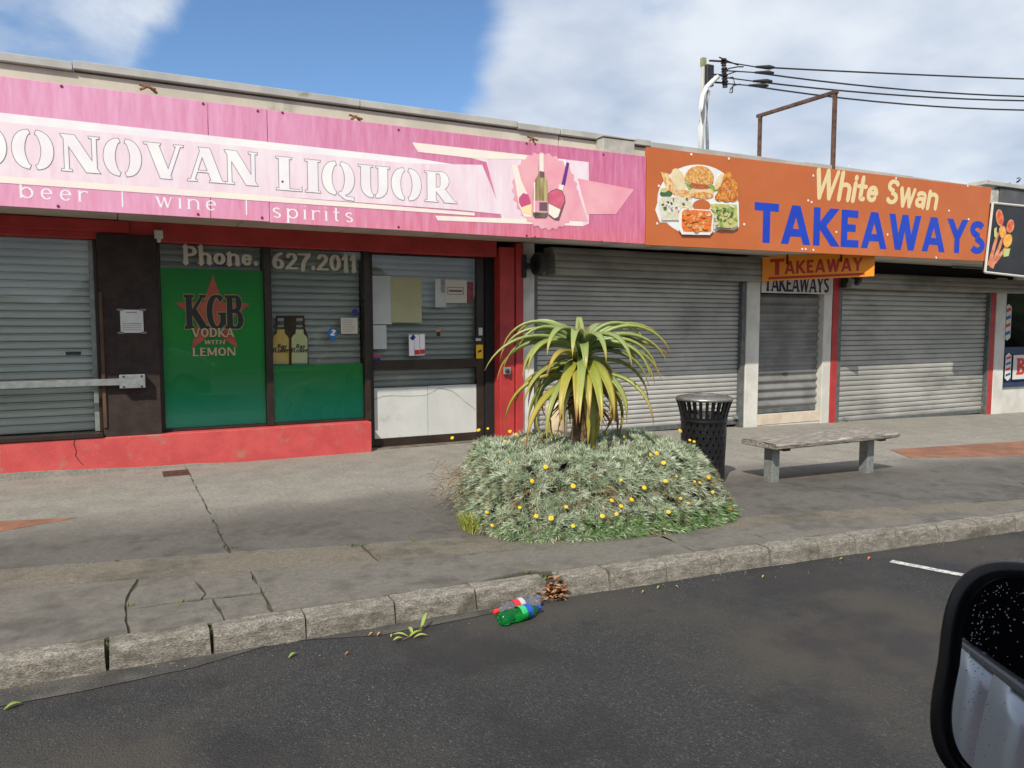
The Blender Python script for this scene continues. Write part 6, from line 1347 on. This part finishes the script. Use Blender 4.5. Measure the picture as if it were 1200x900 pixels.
# rain drops on the glass
random.seed(4); dm = bpy.data.materials.new('water_drop'); dm.use_nodes = True; pp = dm.node_tree.nodes['Principled BSDF']; pp.inputs['Base Color'].default_value = (.45,.48,.5,1); pp.inputs['Roughness'].default_value = .03; pp.inputs['Transmission Weight'].default_value = .85; pp.inputs['IOR'].default_value = 1.33
b = MB()
for i in range(420):
    u_ = random.uniform(-1,1); v_ = random.uniform(-1,1)
    if random.random() < .7: v_ = .9 - abs(random.gauss(0,.25)) if random.random() < .5 else v_; u_ = -.92 + abs(random.gauss(0,.2)) if v_ < .55 else u_
    if abs(u_)**3.4 + abs(v_)**3.4 > .93: continue
    r_ = random.uniform(.0003,.0010); b.lathe([(r_,0),(r_*.85,r_*.22),(r_*.45,r_*.36),(0,r_*.4)], mc + m1*u_*HW*.795 + m2*v_*HH*.865 + mn*.0002, 8, axis=(m1,m2,mn))
o = build('water_drops', b, dm, mh, smooth=True); o['kind'] = 'stuff'
b = MB(); b.tube([mc - mn*.07 - m2*.09 + m1*.02, Vector((.80,SY+.04,1.17)), Vector((.84,SY-.02,1.13))], [.035,.04,.05], 10); build('mirror_arm', b, BLACK, VN, smooth=True)

# ================================================================== BACKGROUND TREE BEYOND THE ROOFS
random.seed(9)
tr_ = thing('background_tree', (36.2,19,-.5), 'dark leafy tree top showing over the roof at the right edge', 'tree')
b = MB(); b.tube([(36.2,19,-.8),(36.3,19,3),(36.1,19.1,6.4)], [.3,.24,.1], 8)
for i in range(7):
    a = i*.9; b.tube([(36.2,19,3+i*.4),(36.2+math.cos(a)*1.2,19+math.sin(a)*1.2,4.6+i*.35)], [.1,.04], 5)
build('trunk', b, mat('bark', sr(84,70,58), .9, sr(60,50,42), 12), tr_)
b = MB(); b.c = []
for i in range(4200):
    th = random.uniform(0,6.28); ph_ = math.acos(random.uniform(-1,1)); rr = random.uniform(.55,1)**.5*(1+.25*math.sin(3*th)*math.sin(2*ph_)); p = Vector((36.2+2.3*rr*math.sin(ph_)*math.cos(th), 19+2.3*rr*math.sin(ph_)*math.sin(th), 5.9+2.0*rr*math.cos(ph_)))
    a = random.uniform(0,6.28); d = Vector((math.cos(a), math.sin(a), random.uniform(-.8,.5))).normalized(); s_ = d.cross(Vector((random.random(),random.random(),1))).normalized()*.06; L_ = random.uniform(.15,.28)
    b.add([p, p+d*L_*.5+s_, p+d*L_, p+d*L_*.5-s_], [(0,1,2,3)]); tn = random.random(); b.c += [tn]*4
build('crown', b, tonemat('tree_leaf', [(0, sr(44,62,36)), (.6, sr(70,92,50)), (1, sr(116,128,74))], .6, trans=.2), tr_)['kind'] = 'stuff'
